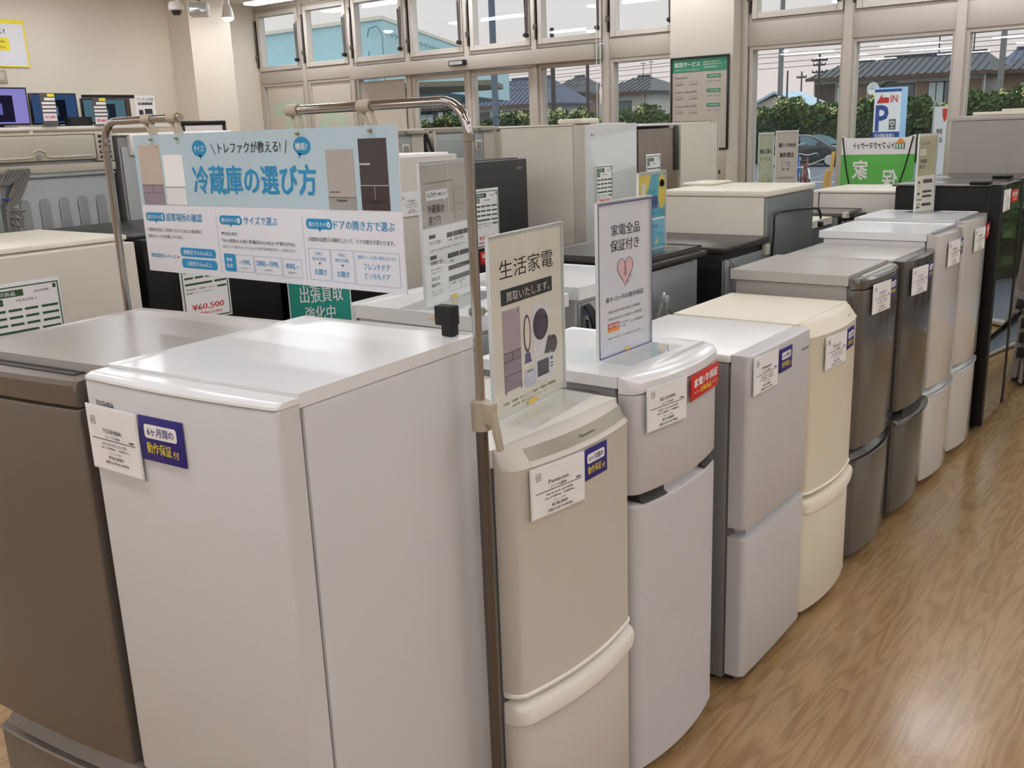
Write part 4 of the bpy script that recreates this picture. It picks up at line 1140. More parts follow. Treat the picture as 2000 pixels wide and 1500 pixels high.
lettering(p, [('トレファクが教える!', .338, .555, .287, .312, .008), ('/', .568, .577, .285, .312), ('▶', .13, .137, .037, .043), ('▼', .645, .653, .048, .053), ('▼', .716, .724, .047, .052), ('冷蔵庫を安全にご使用いただくためには最低限の', .015, .239, .101, .11), ('放熱スペースが必要となります。', .015, .162, .085, .094), ('▼目安計算式', .316, .375, .101, .109), ('70L×家族の人数+常備品分(100L)+予備分(70L)', .315, .573, .083, .093), ('※同じリットル数でもメーカーによって外形寸法が異なるので、ご注意ください。', .316, .577, .071, .078), ('冷蔵庫を設置する場所によって、ドアの開きが変わります。', .617, .877, .098, .108), ('(1人向け)', .376, .405, .023, .029), ('(2人向け)', .46, .488, .023, .029), ('(3人向け)', .542, .57, .022, .028)], M['ink'], -.0014, split=True)
bm = bmesh.new(); bm_prism(bm, [(.312, .308), (.3135, .3085), (.326, .2855), (.3245, .285)], -.0014, -.001, 'y'); obj('slash', bm, M['ink'], p)

def rail(label, xp, xe, zc, clips):
    s = -1 if xe < xp else 1
    t = thing('banner_stand', label, 'banner stand', (xp, YB_ + .01, 0), 0, 'chrome banner stands')
    bm = bmesh.new(); bm_box(bm, -.012, .012, -.2, .2, 0, .012); bm_box(bm, -.03, .03, -.03, .03, 0, .02)
    obj('base', bm, M['steel'], t, bevel=.004)
    bm = bmesh.new(); bm_tube(bm, [(0, 0, .01), (0, 0, zc)], .0125, 16); obj('lower_tube', bm, M['steel'], t)
    pts = [(0, 0, zc - .02), (0, 0, 1.74)]
    for k in range(1, 9):
        q = k / 8 * PI / 2
        pts.append((s * .06 * (1 - math.cos(q)), 0, 1.74 + .06 * math.sin(q)))
    pts.append((xe - xp, 0, 1.8))
    bm = bmesh.new(); bm_tube(bm, pts, .0095, 16); obj('upper_tube', bm, M['chrome'], t, ang=60)
    bm = bmesh.new(); bm_lathe(bm, [(.0125, zc - .01), (.0195, zc - .008), (.0195, zc + .05), (.0125, zc + .054)], (0, 0, 0), 'z', 18)
    c = obj('clamp', bm, M['clamp'], t)
    boxes('clamp_lug', [(.008, .034, -.012, .012, zc + .006, zc + .05)], M['clamp'], c, .004)
    bm = bmesh.new(); bm_prism(bm, [(.026, zc + .035), (.036, zc + .03), (.05, zc - .045), (.042, zc - .047), (.032, zc - .01)], -.008, .008, 'y')
    obj('clamp_lever', bm, M['clamp'], c, bevel=.002)
    bm = bmesh.new(); bm_lathe(bm, [(.0097, 0), (.0118, .001), (.0118, .014), (.0097, .015)], (0, 0, 1.725), 'z', 16)
    obj('collar', bm, M['chrome'], t)
    for x in clips:
        bm = bmesh.new(); bm_lathe(bm, [(.0125, -.017), (.0125, .017)], (x - xp, 0, 1.8), 'x', 16)
        h_ = obj('clip_hanger', bm, M['clamp'], t)
        q = .02 * s
        bm = bmesh.new()
        for u in (-.013, .013):
            bm_prism(bm, [(x - xp + u - .004, 1.795), (x - xp + u + .004, 1.795), (x - xp + u * .5 + .026 + .003, 1.742), (x - xp + u * .5 + .026 - .003, 1.742)], -.0053, .004, 'y')
        obj('clip_arm', bm, M['clamp'], h_, bevel=.001, seg=1)
        xc = x - xp + .026
        boxes('clip_jaw', [(xc - .01, xc + .01, -.0165, -.0108, 1.738, 1.772), (xc - .01, xc + .01, -.0054, -.001, 1.738, 1.772)], M['acryl'], h_, smooth=False)
        bm = bmesh.new(); bm_lathe(bm, [(.003, -.019), (.003, -.0112)], (xc - .006, 0, 1.752), 'y', 10); obj('clip_spring', bm, M['brass'], h_)
    return t
rail('taller right chrome banner stand with a beige clamp, beside the big white fridge', -1.1785, -1.672, 1.175, (-1.655, -1.44))
rail('left chrome banner stand rising behind the metallic fridge', -2.395, -2.058, .9, (-2.19, -2.085))

# charger plug standing on the big white lid
t = thing('power_adapter', 'black power adapter with prongs standing on the rear of the white lid', 'plug', local(F['tosh'], .19, .545, 1.342), F['tosh'].a)
boxes('plug_body', [(-.022, .022, -.014, .014, .022, .062), (-.008, .02, -.012, .012, 0, .025)], M['rubber'], t, .003)
boxes('prong', [(-.04, -.022, -.009, -.007, .03, .036), (-.04, -.022, .007, .009, .03, .036)], M['brass'], t)
t = thing('plug', 'grey power plug lying on the lid edge behind the chrome pole', 'plug', (-1.845, 2.25, 1.2), .6)
boxes('plug_body', [(-.03, .02, -.014, .014, .0, .026)], M['plasd'], t, .006)
boxes('prong', [(.02, .038, -.008, -.006, .01, .016), (.02, .038, .006, .008, .01, .016)], M['brass'], t)

# ================================================================== left wall: televisions and notices
rk = thing('display_rack', 'white television display rack along the left wall', 'display rack', (-9.98, 3.2, 0))
boxes('shelf', [(0, .55, 0, 3.4, 1.9, 1.93), (0, .55, 0, 3.4, 1.1, 1.13)], M['lampbody'], rk, .004)
boxes('back_board', [(0, .02, 0, 3.4, 0, 2.255)], M['cream'], rk)
boxes('top_rail', [(.02, .035, 2.55, 3.4, 2.225, 2.255)], M['bezel'], rk)
boxes('brown_panel', [(.02, .03, 2.65, 3.1, 1.95, 2.22)], mat('dark_brown_board', (70, 54, 44), .6), rk)
for yy in (0.02, 1.7, 3.38):
    boxes('upright', [(.5, .53, yy - .015, yy + .015, 0, 1.9)], M['lampbody'], rk, .003)
def tv(label, y0, y1, h, cols, lean=0):
    t = thing('television', label, 'television', (-9.62, (y0 + y1) / 2, 1.932), PI / 2, 'televisions on the wall rack')
    w = y1 - y0
    boxes('bezel', [(-w / 2, w / 2, 0, .04, .02, h)], M['bezel'], t, .004)
    boxes('screen', [(-w / 2 + .014, w / 2 - .014, -.002, .002, .036, h - .014)], cols[0], t)
    s = flat(t, 'screen_picture', [(-w * .2, w * .24, .05, h * .8)], cols[1], -.0035)
    flat(t, 'screen_glint', [(-.03, .03, h * .32, h * .6)], cols[2], -.005)
    boxes('stand', [(-.12, .12, -.06, .1, 0, .008), (-.03, .03, .005, .035, .008, .03)], M['bezel'], t, .003)
tv('television with a violet lit screen at the left picture edge', 4.42, 5.0, .37, (emis('violet_screen', (150, 142, 214), .8), emis('violet_screen_dark', (44, 40, 66), .5), emis('violet_screen_glint', (120, 116, 190), .7)))
tv('television with a dim blue screen, middle of the three', 5.02, 5.5, .32, (emis('blue_screen', (56, 80, 120), .8), emis('blue_screen_dark', (22, 28, 44), .6), emis('blue_screen_glint', (80, 120, 150), .7)))
tv('television with a grey-blue screen, rightmost of the three', 5.55, 6.04, .27, (emis('teal_screen', (84, 116, 130), .8), emis('teal_screen_dark', (40, 52, 62), .6), emis('teal_screen_glint', (120, 150, 164), .7)))
for i, (y0, lab, pr) in enumerate(((5.005, 'dark price board before the middle television', '¥15,400'), (5.535, 'dark price board before the rightmost television', '¥9,460'))):
    t = thing('price_board', lab, 'price board', (-9.4, y0, 1.932), PI / 2)
    p = boxes('board', [(0, .15, 0, .003, 0, .31 if i == 0 else .27)], M['inkg'], t)
    hh = .31 if i == 0 else .27
    flat(p, 'white_rows', [(.04, .145, hh - .07, hh - .045), (.01, .145, hh - .105, hh - .085), (.01, .145, hh - .14, hh - .12), (.01, .145, hh - .175, hh - .155)], M['paper'], -.001)
    flat(p, 'yellow_tag', [(.075, .145, hh - .035, hh - .008)], M['yellow'], -.001)
    flat(p, 'price_box', [(.008, .142, hh - .26, hh - .19)], M['pinkpaper'], -.001)
    lettering(p, [(pr, .025, .125, hh - .24, hh - .21, .02)], M['red'], -.0018)
t = thing('speaker_box', 'small black box in front of the televisions', 'black box', (-9.45, 5.42, 1.932), PI / 2)
boxes('case', [(-.12, .12, 0, .1, 0, .085)], M['rubber'], t, .006)
boxes('grille', [(-.11, .11, -.003, .0, .008, .077)], M['darkcharcoal'], t)
t = thing('notice_sign', 'white sign with a black bar standing beside the televisions', 'sign', (-9.52, 6.09, 1.932), PI / 2)
p = boxes('board', [(0, .235, 0, .004, 0, .3)], M['paper'], t)
flat(p, 'black_bar', [(.03, .2, .2, .225)], M['ink'], -.001)
flat(p, 'printed_goods', [(.03, .08, .1, .15), (.1, .19, .08, .16)], dkp, -.001)
lettering(p, [('デジタル家電', .02, .215, .24, .272)], M['ink'], -.001)
lettering(p, [('買取いたします。', .04, .19, .205, .22)], M['paper'], -.0018)
boxes('foot', [(.0, .235, -.05, .05, 0, .004)], M['acryl'], t)
t = thing('whiteboard', 'black framed white panel standing behind the row, right of the televisions', 'board', (-8.0, 5.56, 0), PI / 2)
boxes('frame', [(0, .5, 0, .03, 1.885, 1.925), (.46, .5, 0, .03, .06, 1.885), (0, .04, 0, .03, .06, 1.885)], M['bezel'], t, .008)
boxes('panel', [(.03, .47, .01, .02, .06, 1.89)], M['paper'], t)
boxes('leg', [(.0, .04, -.2, .2, 0, .06)], M['bezel'], t, .006)
boxes('leg', [(.46, .5, -.2, .2, 0, .06)], M['bezel'], t, .006)
t = thing('wall_notice', 'yellow bordered white notice on the left wall', 'notice', (-9.985, 4.5, 2.515), PI / 2)
p = boxes('sheet', [(0, .765, -.004, 0, 0, .445)], M['pinkpaper'], t)
flat(p, 'yellow_border', [(0, .765, .405, .445), (0, .765, 0, .012), (.75, .765, .012, .405), (0, .012, .012, .405)], M['yellow'], -.0055)
flat(p, 'yellow_box', [(.2, .59, .155, .275)], M['yellow'], -.0055)
lettering(p, [('アクセス!', .2, .56, .31, .36, .01), ('お楽しみ', .32, .55, .225, .25, .01), ('ください', .34, .54, .175, .2, .01), ('から', .1, .3, .06, .085, .01)], M['ink'], -.007)
t = thing('switch_plate', 'small beige switch plate on the left wall under the yellow notice', 'switch plate', (-9.995, 4.96, 2.36), PI / 2)
boxes('plate', [(-.06, .06, -.01, 0, 0, .13)], M['clamp'], t, .004)
boxes('switch', [(-.03, .03, -.014, -.01, .03, .1)], M['plas'], t, .003)

# ceiling fittings
t = thing('security_camera', 'white dome security camera hanging from the ceiling', 'security camera', (-8.78, 6.2, 0))
bm = bmesh.new(); bm_tube(bm, [(.075, 0, ZC), (.075, 0, 3.11), (.045, 0, 3.085), (0, 0, 3.08)], .017, 10); obj('arm', bm, M['lampbody'], t)
bm = bmesh.new(); bm_lathe(bm, [(.02, 3.09), (.06, 3.08), (.075, 3.04), (.075, 3.01), (.065, 3.0)], (0, 0, 0), 'z', 24); obj('housing', bm, M['lampbody'], t)
bm = bmesh.new(); bm_lathe(bm, [(.056, 3.0), (.05, 2.975), (.034, 2.955), (.004, 2.948)], (0, 0, 0), 'z', 24); obj('dome', bm, M['blackg'], t)
t = thing('ceiling_speaker', 'white angled loudspeaker hanging in the ceiling corner', 'loudspeaker', (-8.95, 6.6, 0), math.radians(38))
boxes('cabinet', [(-.1, .1, -.06, .06, 2.98, 3.13)], M['lampbody'], t, .03)
boxes('grille', [(-.085, .085, -.066, -.06, 2.995, 3.115)], M['lipgray'], t, .02)
boxes('bracket', [(-.015, .015, -.02, .02, 3.14, ZC)], M['dark'], t)
def spotlight(x, y, label, tx=-10.0, en=22):
    t = thing('spotlight', label, 'spotlight', (x, y, 0), 0, 'wall spotlights')
    bm = bmesh.new(); bm_tube(bm, [(0, 0, ZC), (0, 0, 3.12)], .03, 12); obj('holder', bm, M['lampbody'], t)
    bm = bmesh.new(); bm_lathe(bm, [(.03, 3.14), (.045, 3.1), (.062, 3.02), (.064, 3.0)], (0, 0, 0), 'z', 20); obj('shade', bm, M['lampbody'], t)
    bm = bmesh.new(); bm_lathe(bm, [(.06, 3.004), (.058, 2.985), (.035, 2.97), (.004, 2.965)], (0, 0, 0), 'z', 20); obj('bulb', bm, M['spotl'], t)
    ld = bpy.data.lights.new('spot_beam', 'SPOT'); ld.energy = en; ld.spot_size = math.radians(125); ld.spot_blend = .9; ld.shadow_soft_size = .06; ld.color = (1, .96, .9)
    lo = bpy.data.objects.new('spot_beam', ld); C.objects.link(lo); lo.parent = t
    d = Vector((tx - x, 0, -.75)); lo.location = (0, 0, 2.95); lo.rotation_euler = d.to_track_quat('-Z', 'Y').to_euler()
spotlight(-8.99, 6.98, 'small white ceiling spotlight, lit, near the window corner', en=11)
for i in range(4):  # extra lamps out of view, added only to brighten the left wall
    spotlight(-7.5, 4.6 - 2.3 * i, 'added ceiling spotlight out of view, brightening the left wall', en=30)

# pier poster, panel, window papers, blind cord
t = thing('framed_poster', 'black framed delivery service poster with green header on the pier', 'poster', (-4.235, 7.975, 1.51))
boxes('frame', [(0, .55, -.02, 0, .765, .782), (0, .55, -.02, 0, 0, .016), (0, .016, -.02, 0, .016, .765), (.534, .55, -.02, 0, .016, .765)], M['bezel'], t, .002)
p = boxes('sheet', [(.014, .536, -.008, -.001, .014, .767)], M['greige'], t)
flat(p, 'green_print', [(.016, .534, .655, .766), (.345, .475, .6, .63), (.345, .475, .48, .51), (.345, .475, .36, .39)], M['teal2'], -.0095)
lettering(p, [('配送サービス', .04, .28, .7, .74, .015), ('お届け先までお運びします', .31, .46, .725, .738), ('搬入設置もおまかせください', .31, .48, .705, .718), ('大型家具家電も', .31, .44, .683, .695), ('ご自宅までトレファクのスタッフがお届けします', .04, .27, .67, .68), ('大型商品', .36, .46, .61, .62), ('大型商品', .36, .46, .49, .5), ('大型商品', .36, .46, .37, .38)], M['paper'], -.0105)
its = []
for i, (kmt, a1, a2, b1, b2) in enumerate((('7km以内', '4,400円', '5,500円', '8,800円', '10,000円'), ('7.1km~15km以内', '6,600円', '8,250円', '9,900円', '11,000円'), ('15.1km~30km以内', '7,150円', '8,250円', '11,000円', '13,200円'))):
    zz = .6 - .12 * i
    its += [(kmt, .04, .16 + .09 * min(1, i), zz, zz + .024, .008), ('小サイズ', .045, .12, zz - .03, zz - .017), (a1, .045, .12, zz - .055, zz - .038, .012), ('大サイズ', .18, .26, zz - .03, zz - .017), (a2, .18, .26, zz - .055, zz - .038, .012), (b1, .345, .4, zz - .035, zz - .023), (b2, .415, .475, zz - .035, zz - .023)]
lettering(p, its + [('配送エリア・サイズ・料金の詳細はスタッフまでお問い合わせください', .04, .4, .235, .25), ('トレファク', .43, .5, .04, .056, .015)], M['inkg'], -.0095)
t = thing('wall_panel', 'small beige control panel low on the pier', 'control panel', (-3.76, 7.98, 1.245))
boxes('plate', [(-.045, .045, -.012, 0, 0, .22)], M['clamp'], t, .004)
boxes('button', [(-.01, .01, -.016, -.012, .06, .09)], M['knob'], t, .003)
for i, (a, c_, lab) in enumerate(((-9.9, -9.25, 'frosted paper with a small mint shape, on the first window pane'), (-9.1, -8.45, 'frosted paper with a big mint ring, on the second window pane'), (-8.27, -7.6, 'plain frosted paper on the pane beside the glass doors'))):
    t = thing('window_paper', lab, 'window poster', (a, 8.17, .1))
    p = boxes('sheet', [(0, c_ - a, 0, .002, 0, 2.27 if i < 2 else 2.22)], M['frost'], t)
    if i == 0: poly(p, 'mint_shape', [[(.1, 2.05), (.62, 2.07), (.62, 1.75), (.3, 1.72), (.3, 1.9), (.1, 1.9)]], M['mint'], -.001)
    if i == 1:
        bm = bmesh.new(); o_ = ell(.33, 1.55, .3, .42, 40, 0, 360); n_ = ell(.33, 1.5, .12, .3, 40, 0, 360)
        A_ = [bm.verts.new((x, -.001, z)) for x, z in o_]; B_ = [bm.verts.new((x, -.001, z)) for x, z in n_]
        for k in range(40): bm.faces.new((A_[k], A_[(k + 1) % 40], B_[(k + 1) % 40], B_[k]))
        obj('mint_ring', bm, M['mint'], p, smooth=False)
    if i == 2: flat(p, 'brown_band', [(.0, c_ - a, 2.02, 2.22)], M['greige'], -.001)
t = thing('blind_cord', 'thin white cord with a pull hanging before the window beside the doors', 'cord', (-5.0, 8.0, 0))
bm = bmesh.new(); bm_tube(bm, [(-.02, 0, 3.2), (-.02, 0, 1.75)], .003, 6); bm_tube(bm, [(.02, 0, 3.2), (.02, 0, 2.08)], .003, 6); obj('cord', bm, M['paper'], t)
bm = bmesh.new(); bm_lathe(bm, [(.004, 2.1), (.014, 2.06), (.01, 1.95), (.003, 1.93)], (.02, 0, 0), 'z', 10); obj('pull', bm, M['lampbody'], t)

# ================================================================== outside the windows
asph = mat('asphalt', (92, 98, 108), 0.9, bump=0.3, bscale=60, var=.12)
def gz(y):
    return -0.05 if y < 24 else (-0.05 - .45 * min(1, (y - 24) / 21))
bm = bmesh.new()
prof = [(8.3, -.05), (24, -.05), (45, -.5), (140, -.5), (140, -.8), (8.3, -.8)]
bm_prism(bm, prof, -130, 70, 'x')
struct('ground', bm, asph, smooth=False)
bm = bmesh.new(); bm_box(bm, -16, -2, 30.0, 30.12, gz(30) - .0, gz(30) + .006)
o = obj('parking_line', bm, M['paper'], None, smooth=False); tag(o, 'white painted line across the parking lot', 'road marking')

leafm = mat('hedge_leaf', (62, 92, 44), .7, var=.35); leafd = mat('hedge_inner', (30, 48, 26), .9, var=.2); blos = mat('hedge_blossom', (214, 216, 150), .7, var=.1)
def hedge(name, label, x0, x1, y, zt, n, seed, dense=.5):
    rnd = random.Random(seed)
    t = thing(name, label, 'hedge', ((x0 + x1) / 2, y, gz(y)))
    cx = (x0 + x1) / 2; base = gz(y)
    def top(x):
        return zt - base + .22 * math.sin(x * 1.3 + seed) + .16 * math.sin(x * 2.9 + 1.3 * seed) + .1 * math.sin(x * 6.1)
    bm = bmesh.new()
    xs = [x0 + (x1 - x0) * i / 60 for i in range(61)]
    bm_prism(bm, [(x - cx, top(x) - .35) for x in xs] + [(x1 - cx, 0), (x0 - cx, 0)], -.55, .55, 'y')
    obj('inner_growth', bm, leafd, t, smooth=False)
    V, Fc = [], []
    def quad(p, s):
        a = Vector((rnd.uniform(-1, 1), rnd.uniform(-1, 1), rnd.uniform(-1, 1))).normalized()
        b_ = a.orthogonal().normalized() * s; c_ = a.cross(b_).normalized() * s * .6
        k = len(V)
        for q in (p - b_, p + c_, p + b_, p - c_): V.append(tuple(q))
        Fc.append((k, k + 1, k + 2, k + 3))
    for i in range(n):
        x = rnd.uniform(x0, x1); T = top(x)
        z = T * (1 - abs(rnd.gauss(0, .38)))
        if z < 0: continue
        yy = rnd.uniform(-.85, -.3) if rnd.random() < .75 else rnd.uniform(-.6, .7)
        yy *= min(1, max(.35, (T - z) * 1.6 + .3))
        quad(Vector((x - cx, yy, z)), rnd.uniform(.06, .14))
    me = bpy.data.meshes.new('leaves'); me.from_pydata(V, [], Fc)
    lv = obj('leaves', me, leafm, t, smooth=False); lv['kind'] = 'stuff'
    V.clear(); Fc.clear()
    for i in range(int((x1 - x0) * dense)):
        x = rnd.uniform(x0, x1); T = top(x); z = T - abs(rnd.gauss(0, .35))
        for k in range(26):
            quad(Vector((x - cx + rnd.gauss(0, .16), -.65 + rnd.gauss(0, .15), z + rnd.gauss(0, .12))), rnd.uniform(.04, .09))
    me = bpy.data.meshes.new('blossoms'); me.from_pydata(list(V), [], list(Fc))
    bl = obj('blossoms', me, blos, t, smooth=False); bl['kind'] = 'stuff'
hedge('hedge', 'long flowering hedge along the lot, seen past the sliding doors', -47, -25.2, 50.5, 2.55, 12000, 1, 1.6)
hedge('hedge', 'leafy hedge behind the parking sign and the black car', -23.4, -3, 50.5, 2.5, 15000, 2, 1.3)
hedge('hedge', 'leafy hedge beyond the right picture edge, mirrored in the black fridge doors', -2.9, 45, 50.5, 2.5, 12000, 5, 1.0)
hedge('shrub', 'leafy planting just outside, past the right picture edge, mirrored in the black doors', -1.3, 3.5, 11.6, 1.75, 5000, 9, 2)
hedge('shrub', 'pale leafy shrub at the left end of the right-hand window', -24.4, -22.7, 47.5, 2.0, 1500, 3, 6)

tile_b = mat('blue_grey_roof_tiles', (62, 74, 100), .55, bump=.3, bscale=5); tile_d = mat('dark_grey_roof_tiles', (54, 58, 68), .55, bump=.3, bscale=5); tile_g = mat('dark_green_roof_tiles', (32, 48, 50), .5, bump=.3, bscale=5); tile_bb = mat('bright_blue_roof', (56, 84, 140), .5)
w_pale = mat('pale_house_wall', (190, 190, 184), .8); w_brown = mat('brown_house_wall', (126, 104, 88), .8); w_dark = mat('dark_cladding_wall', (74, 78, 84), .8); w_blue = mat('pale_blue_wall', (176, 200, 218), .8)
fas = mat('brown_fascia', (92, 72, 60), .7); winm = mat('house_window_glass', (92, 104, 112), .12); curt = mat('pale_curtain', (176, 188, 190), .7); wood = mat('dark_timber', (78, 70, 66), .8)
def house(label, x0, x1, y, ze, zr, roof, wallm, depth=6, hip=.25, over=.45, wins=(), panels=(), ribs=True, down=()):
    b0 = gz(y)
    t = thing('house', label, 'house', ((x0 + x1) / 2, y, b0), 0, 'houses beyond the lot')
    W, E_, R_ = (x1 - x0) / 2, ze - b0, zr - b0
    boxes('walls', [(-W + over, W - over, 0, depth, 0, E_ + .05)], wallm, t)
    bm = bmesh.new()
    hx = hip * 2 * W
    P = [(-W, -over, E_), (W, -over, E_), (W, depth + over, E_), (-W, depth + over, E_), (-W + hx, depth / 2, R_), (W - hx, depth / 2, R_)]
    P += [(p[0], p[1], p[2] - .14) for p in P[:4]]
    v = [bm.verts.new(p) for p in P]
    for f in ((0, 1, 5, 4), (1, 2, 5), (2, 3, 4, 5), (3, 0, 4), (0, 6, 7, 1), (1, 7, 8, 2), (2, 8, 9, 3), (3, 9, 6, 0), (6, 9, 8, 7)):
        bm.faces.new([v[i] for i in f])
    ro = obj('roof', bm, roof, t, smooth=False)
    if ribs:
        bm = bmesh.new(); n = int(2 * W / .42)
        for i in range(1, n):
            x = -W + 2 * W * i / n
            k = 1.0 if -W + hx <= x <= W - hx else max(.02, (W - abs(x)) / max(hx, .01))
            p0 = Vector((x, -over, E_ + .03)); p1 = Vector((x, -over + (depth / 2 + over) * k, E_ + (R_ - E_) * k + .03))
            bm_tube(bm, [p0, p1], .045, 5)
        bm_tube(bm, [(-W + hx, depth / 2, R_ + .03), (W - hx, depth / 2, R_ + .03)], .1, 6)
        obj('tile_ribs', bm, roof, ro)
    boxes('fascia', [(-W, W, -over - .03, -over, E_ - .2, E_ - .02)], fas, t)
    for x, z0_, z1_, ww, cur in wins:
        f = boxes('window', [(x - ww / 2, x + ww / 2, -.04, .01, z0_ - b0, z1_ - b0)], wood, t)
        p = boxes('pane', [(x - ww / 2 + .06, x - .03, -.05, -.04, z0_ - b0 + .06, z1_ - b0 - .06), (x + .03, x + ww / 2 - .06, -.05, -.04, z0_ - b0 + .06, z1_ - b0 - .06)], curt if cur else winm, f)
    for xa, xb, za, zb, m_ in panels:
        boxes('wall_panel', [(xa, xb, -.03, .02, za - b0, zb - b0)], m_, t)
    for x in down:
        bm = bmesh.new(); bm_tube(bm, [(x, -.1, 0), (x, -.1, E_ - .1)], .06, 6); obj('downpipe', bm, M['lipgray'], t)
    return t
house('blue-grey roofed pale house seen through the right sliding door', -50.6, -43.2, 62, 3.55, 5.55, tile_b, w_pale, wins=((-.6, 1.8, 3.1, 1.6, True),), panels=((-3.1, -1.9, .5, 3.1, w_dark), (.4, 3.1, 1.0, 3.1, fas)))
house('dark roofed brown house with pale wall strips seen through the left sliding door', -61.5, -51.6, 62, 3.6, 5.4, tile_d, w_dark, wins=((1.2, 1.6, 3.2, 1.4, True),), panels=((2.4, 2.9, .5, 3.3, M['paper']), (3.4, 4.3, .5, 3.3, w_pale)))
house('small dark roofed brown house left of the thin steel posts', -49.8, -46.5, 71, 4.58, 5.91, tile_d, w_brown, hip=.35)
t = thing('house', 'flat roofed dark grey building between two houses', 'house', (-50.5, 79, -.5), 0, 'houses beyond the lot')
boxes('walls', [(-2.45, 2.2, 0, 6, 0, 5.7)], w_dark, t); boxes('parapet', [(-2.5, 2.25, -.06, 6.06, 5.6, 5.78)], M['dark'], t)
f = boxes('window', [(-.5, .9, -.04, .01, 2.2, 3.3)], wood, t); boxes('pane', [(-.44, .16, -.05, -.04, 2.26, 3.24), (.22, .84, -.05, -.04, 2.26, 3.24)], winm, f)
house('grey gabled house with a pale wall, left of the framed poster', -39.2, -34.3, 62, 4.0, 5.1, tile_d, w_pale, hip=.4, wins=((-.4, 1.7, 3.4, 2.2, False),), panels=((.8, 1.6, 1.7, 3.4, M['greige']),), down=(1.7,))
house('bright blue roofed pale blue house behind the grey gabled one', -37.7, -33.4, 70, 4.48, 5.4, tile_bb, w_blue, hip=.4, ribs=False, panels=((1.0, 1.8, 1.0, 3.6, w_dark),))
house('dark green tiled two storey house with timber shutters', -26.0, -20.7, 69, 4.37, 5.43, tile_g, w_pale, hip=.32, wins=((.1, 2.6, 3.8, 1.45, True),), panels=((-2.1, -.7, 2.5, 3.95, wood), (-2.1, 1.0, 1.6, 2.4, M['greige'])))
house('long grey tiled house with brown wall panels behind the parking sign', -20.2, -12.4, 60.5, 3.95, 5.1, tile_d, w_pale, hip=.13, wins=((-1.3, 1.6, 3.5, 2.3, False), (1.0, 1.6, 3.5, .9, True), (2.0, 1.6, 3.5, 1.2, False)), panels=((-3.5, -2.6, 1.6, 3.6, w_brown), (-.1, .55, 1.2, 3.55, w_brown), (2.6, 3.4, 1.2, 3.55, w_brown)), down=(3.55, -2.5))
house('grey roofed house at the far right behind the utility pole', -14.4, -6.9, 70, 4.24, 5.62, tile_b, M['greige'], hip=.1, wins=((.8, 1.8, 3.4, 1.6, True),))
house('low grey roofed brown house by the right picture edge', -11.9, -7.5, 58, 3.8, 4.7, tile_d, w_brown, hip=.3, wins=((-.2, 1.6, 3.2, 1.4, True),))
t = thing('shed', 'small gabled shed with a pale blue verge at the left of the window', 'shed', (-23.4, 57, -.5))
bm = bmesh.new(); bm_prism(bm, [(-1.3, 0), (1.7, 0), (1.7, 2.85), (0, 3.55), (-1.3, 3.1)], 0, 4, 'y'); obj('walls', bm, M['greige'], t, smooth=False)
bm = bmesh.new(); bm_prism(bm, [(-1.5, 3.0), (0, 3.7), (1.95, 2.85), (1.95, 2.98), (0, 3.85), (-1.5, 3.15)], -.2, 4.2, 'y'); obj('roof', bm, w_blue, t, smooth=False)
t = thing('satellite_dish', 'round white satellite dish on a bracket beside the long grey house', 'satellite dish', (-18.55, 59.6, 0))
bm = bmesh.new(); bm_lathe(bm, [(.02, .1), (.25, .03), (.36, -.04), (.34, -.05), (.02, .04)], (0, 0, 3.25), 'y', 20); obj('dish', bm, M['paper'], t)
bm = bmesh.new(); bm_tube(bm, [(-.3, 0, -.5), (-.3, 0, 3.3), (0, .05, 3.25)], .05, 6); obj('mast', bm, M['lipgray'], t)

polem = mat('grey_concrete_pole', (128, 128, 130), .8); poled = mat('dark_pole', (70, 66, 66), .8)
def pole(label, x, y, zt, r, m_=None, arms=()):
    t = thing('utility_pole', label, 'pole', (x, y, gz(y)), 0, 'poles beyond the lot')
    bm = bmesh.new(); bm_tube(bm, [(0, 0, 0), (0, 0, zt - gz(y))], r, 10, r_end=r * .8); obj('mast', bm, m_ or polem, t)
    for z, l in arms:
        bm = bmesh.new(); bm_tube(bm, [(-l, 0, z - gz(y)), (l, 0, z - gz(y))], .05, 6)
        for q in (-l, l, -l * .4, l * .4): bm_tube(bm, [(q, 0, z - gz(y)), (q, 0, z - gz(y) + .12)], .035, 6)
        obj('crossarm', bm, poled, t)
pole('thick grey pole rising into the sky left of the green tiled house', -21.5, 53, 8.0, .16)
pole('thin pole left of the thick grey one, lowest of its neighbours', -22.3, 56, 4.4, .06, poled)
pole('thin dark pole just left of the thick grey one', -23.96, 62.5, 4.6, .06, poled, ((4.25, .3),))
pole('dark pole with several crossarms right of the thick grey one', -21.2, 58, 5.3, .08, poled, ((4.95, .45), (4.7, .35), (4.3, .4)))
pole('grey pole by the right picture edge before the far houses', -11.3, 57, 8.0, .17, polem, ((6.3, .9),))
pole('thin pole above the long grey roof, right of the parking sign', -17.7, 70, 8.4, .05, poled)
pole('thin aerial mast above the long grey roof, near the second mullion', -15.6, 70, 8.4, .05, poled)
pole('dark steel post left in the wide pane beside the sliding doors', -37.9, 55, 8.0, .17, poled)
pole('second dark steel post right in the wide pane beside the sliding doors', -35.2, 55, 6.2, .13, poled, ((5.2, .0), ))
t = thing('light_column', 'thick blue-grey steel column seen through the right sliding door', 'column', (-14.0, 18, gz(18)))
bm = bmesh.new(); bm_tube(bm, [(0, 0, 0), (0, 0, 7)], .075, 14); obj('shaft', bm, mat('blue_grey_steel', (92, 108, 126), .5, metal=.3), t)
bm = bmesh.new(); bm_box(bm, -.16, .16, -.16, .16, 0, .03); obj('base', bm, M['steel'], t)
t = thing('overhead_wires', 'thin overhead wires strung across the sky beyond the houses', 'wires', (0, 0, 0))
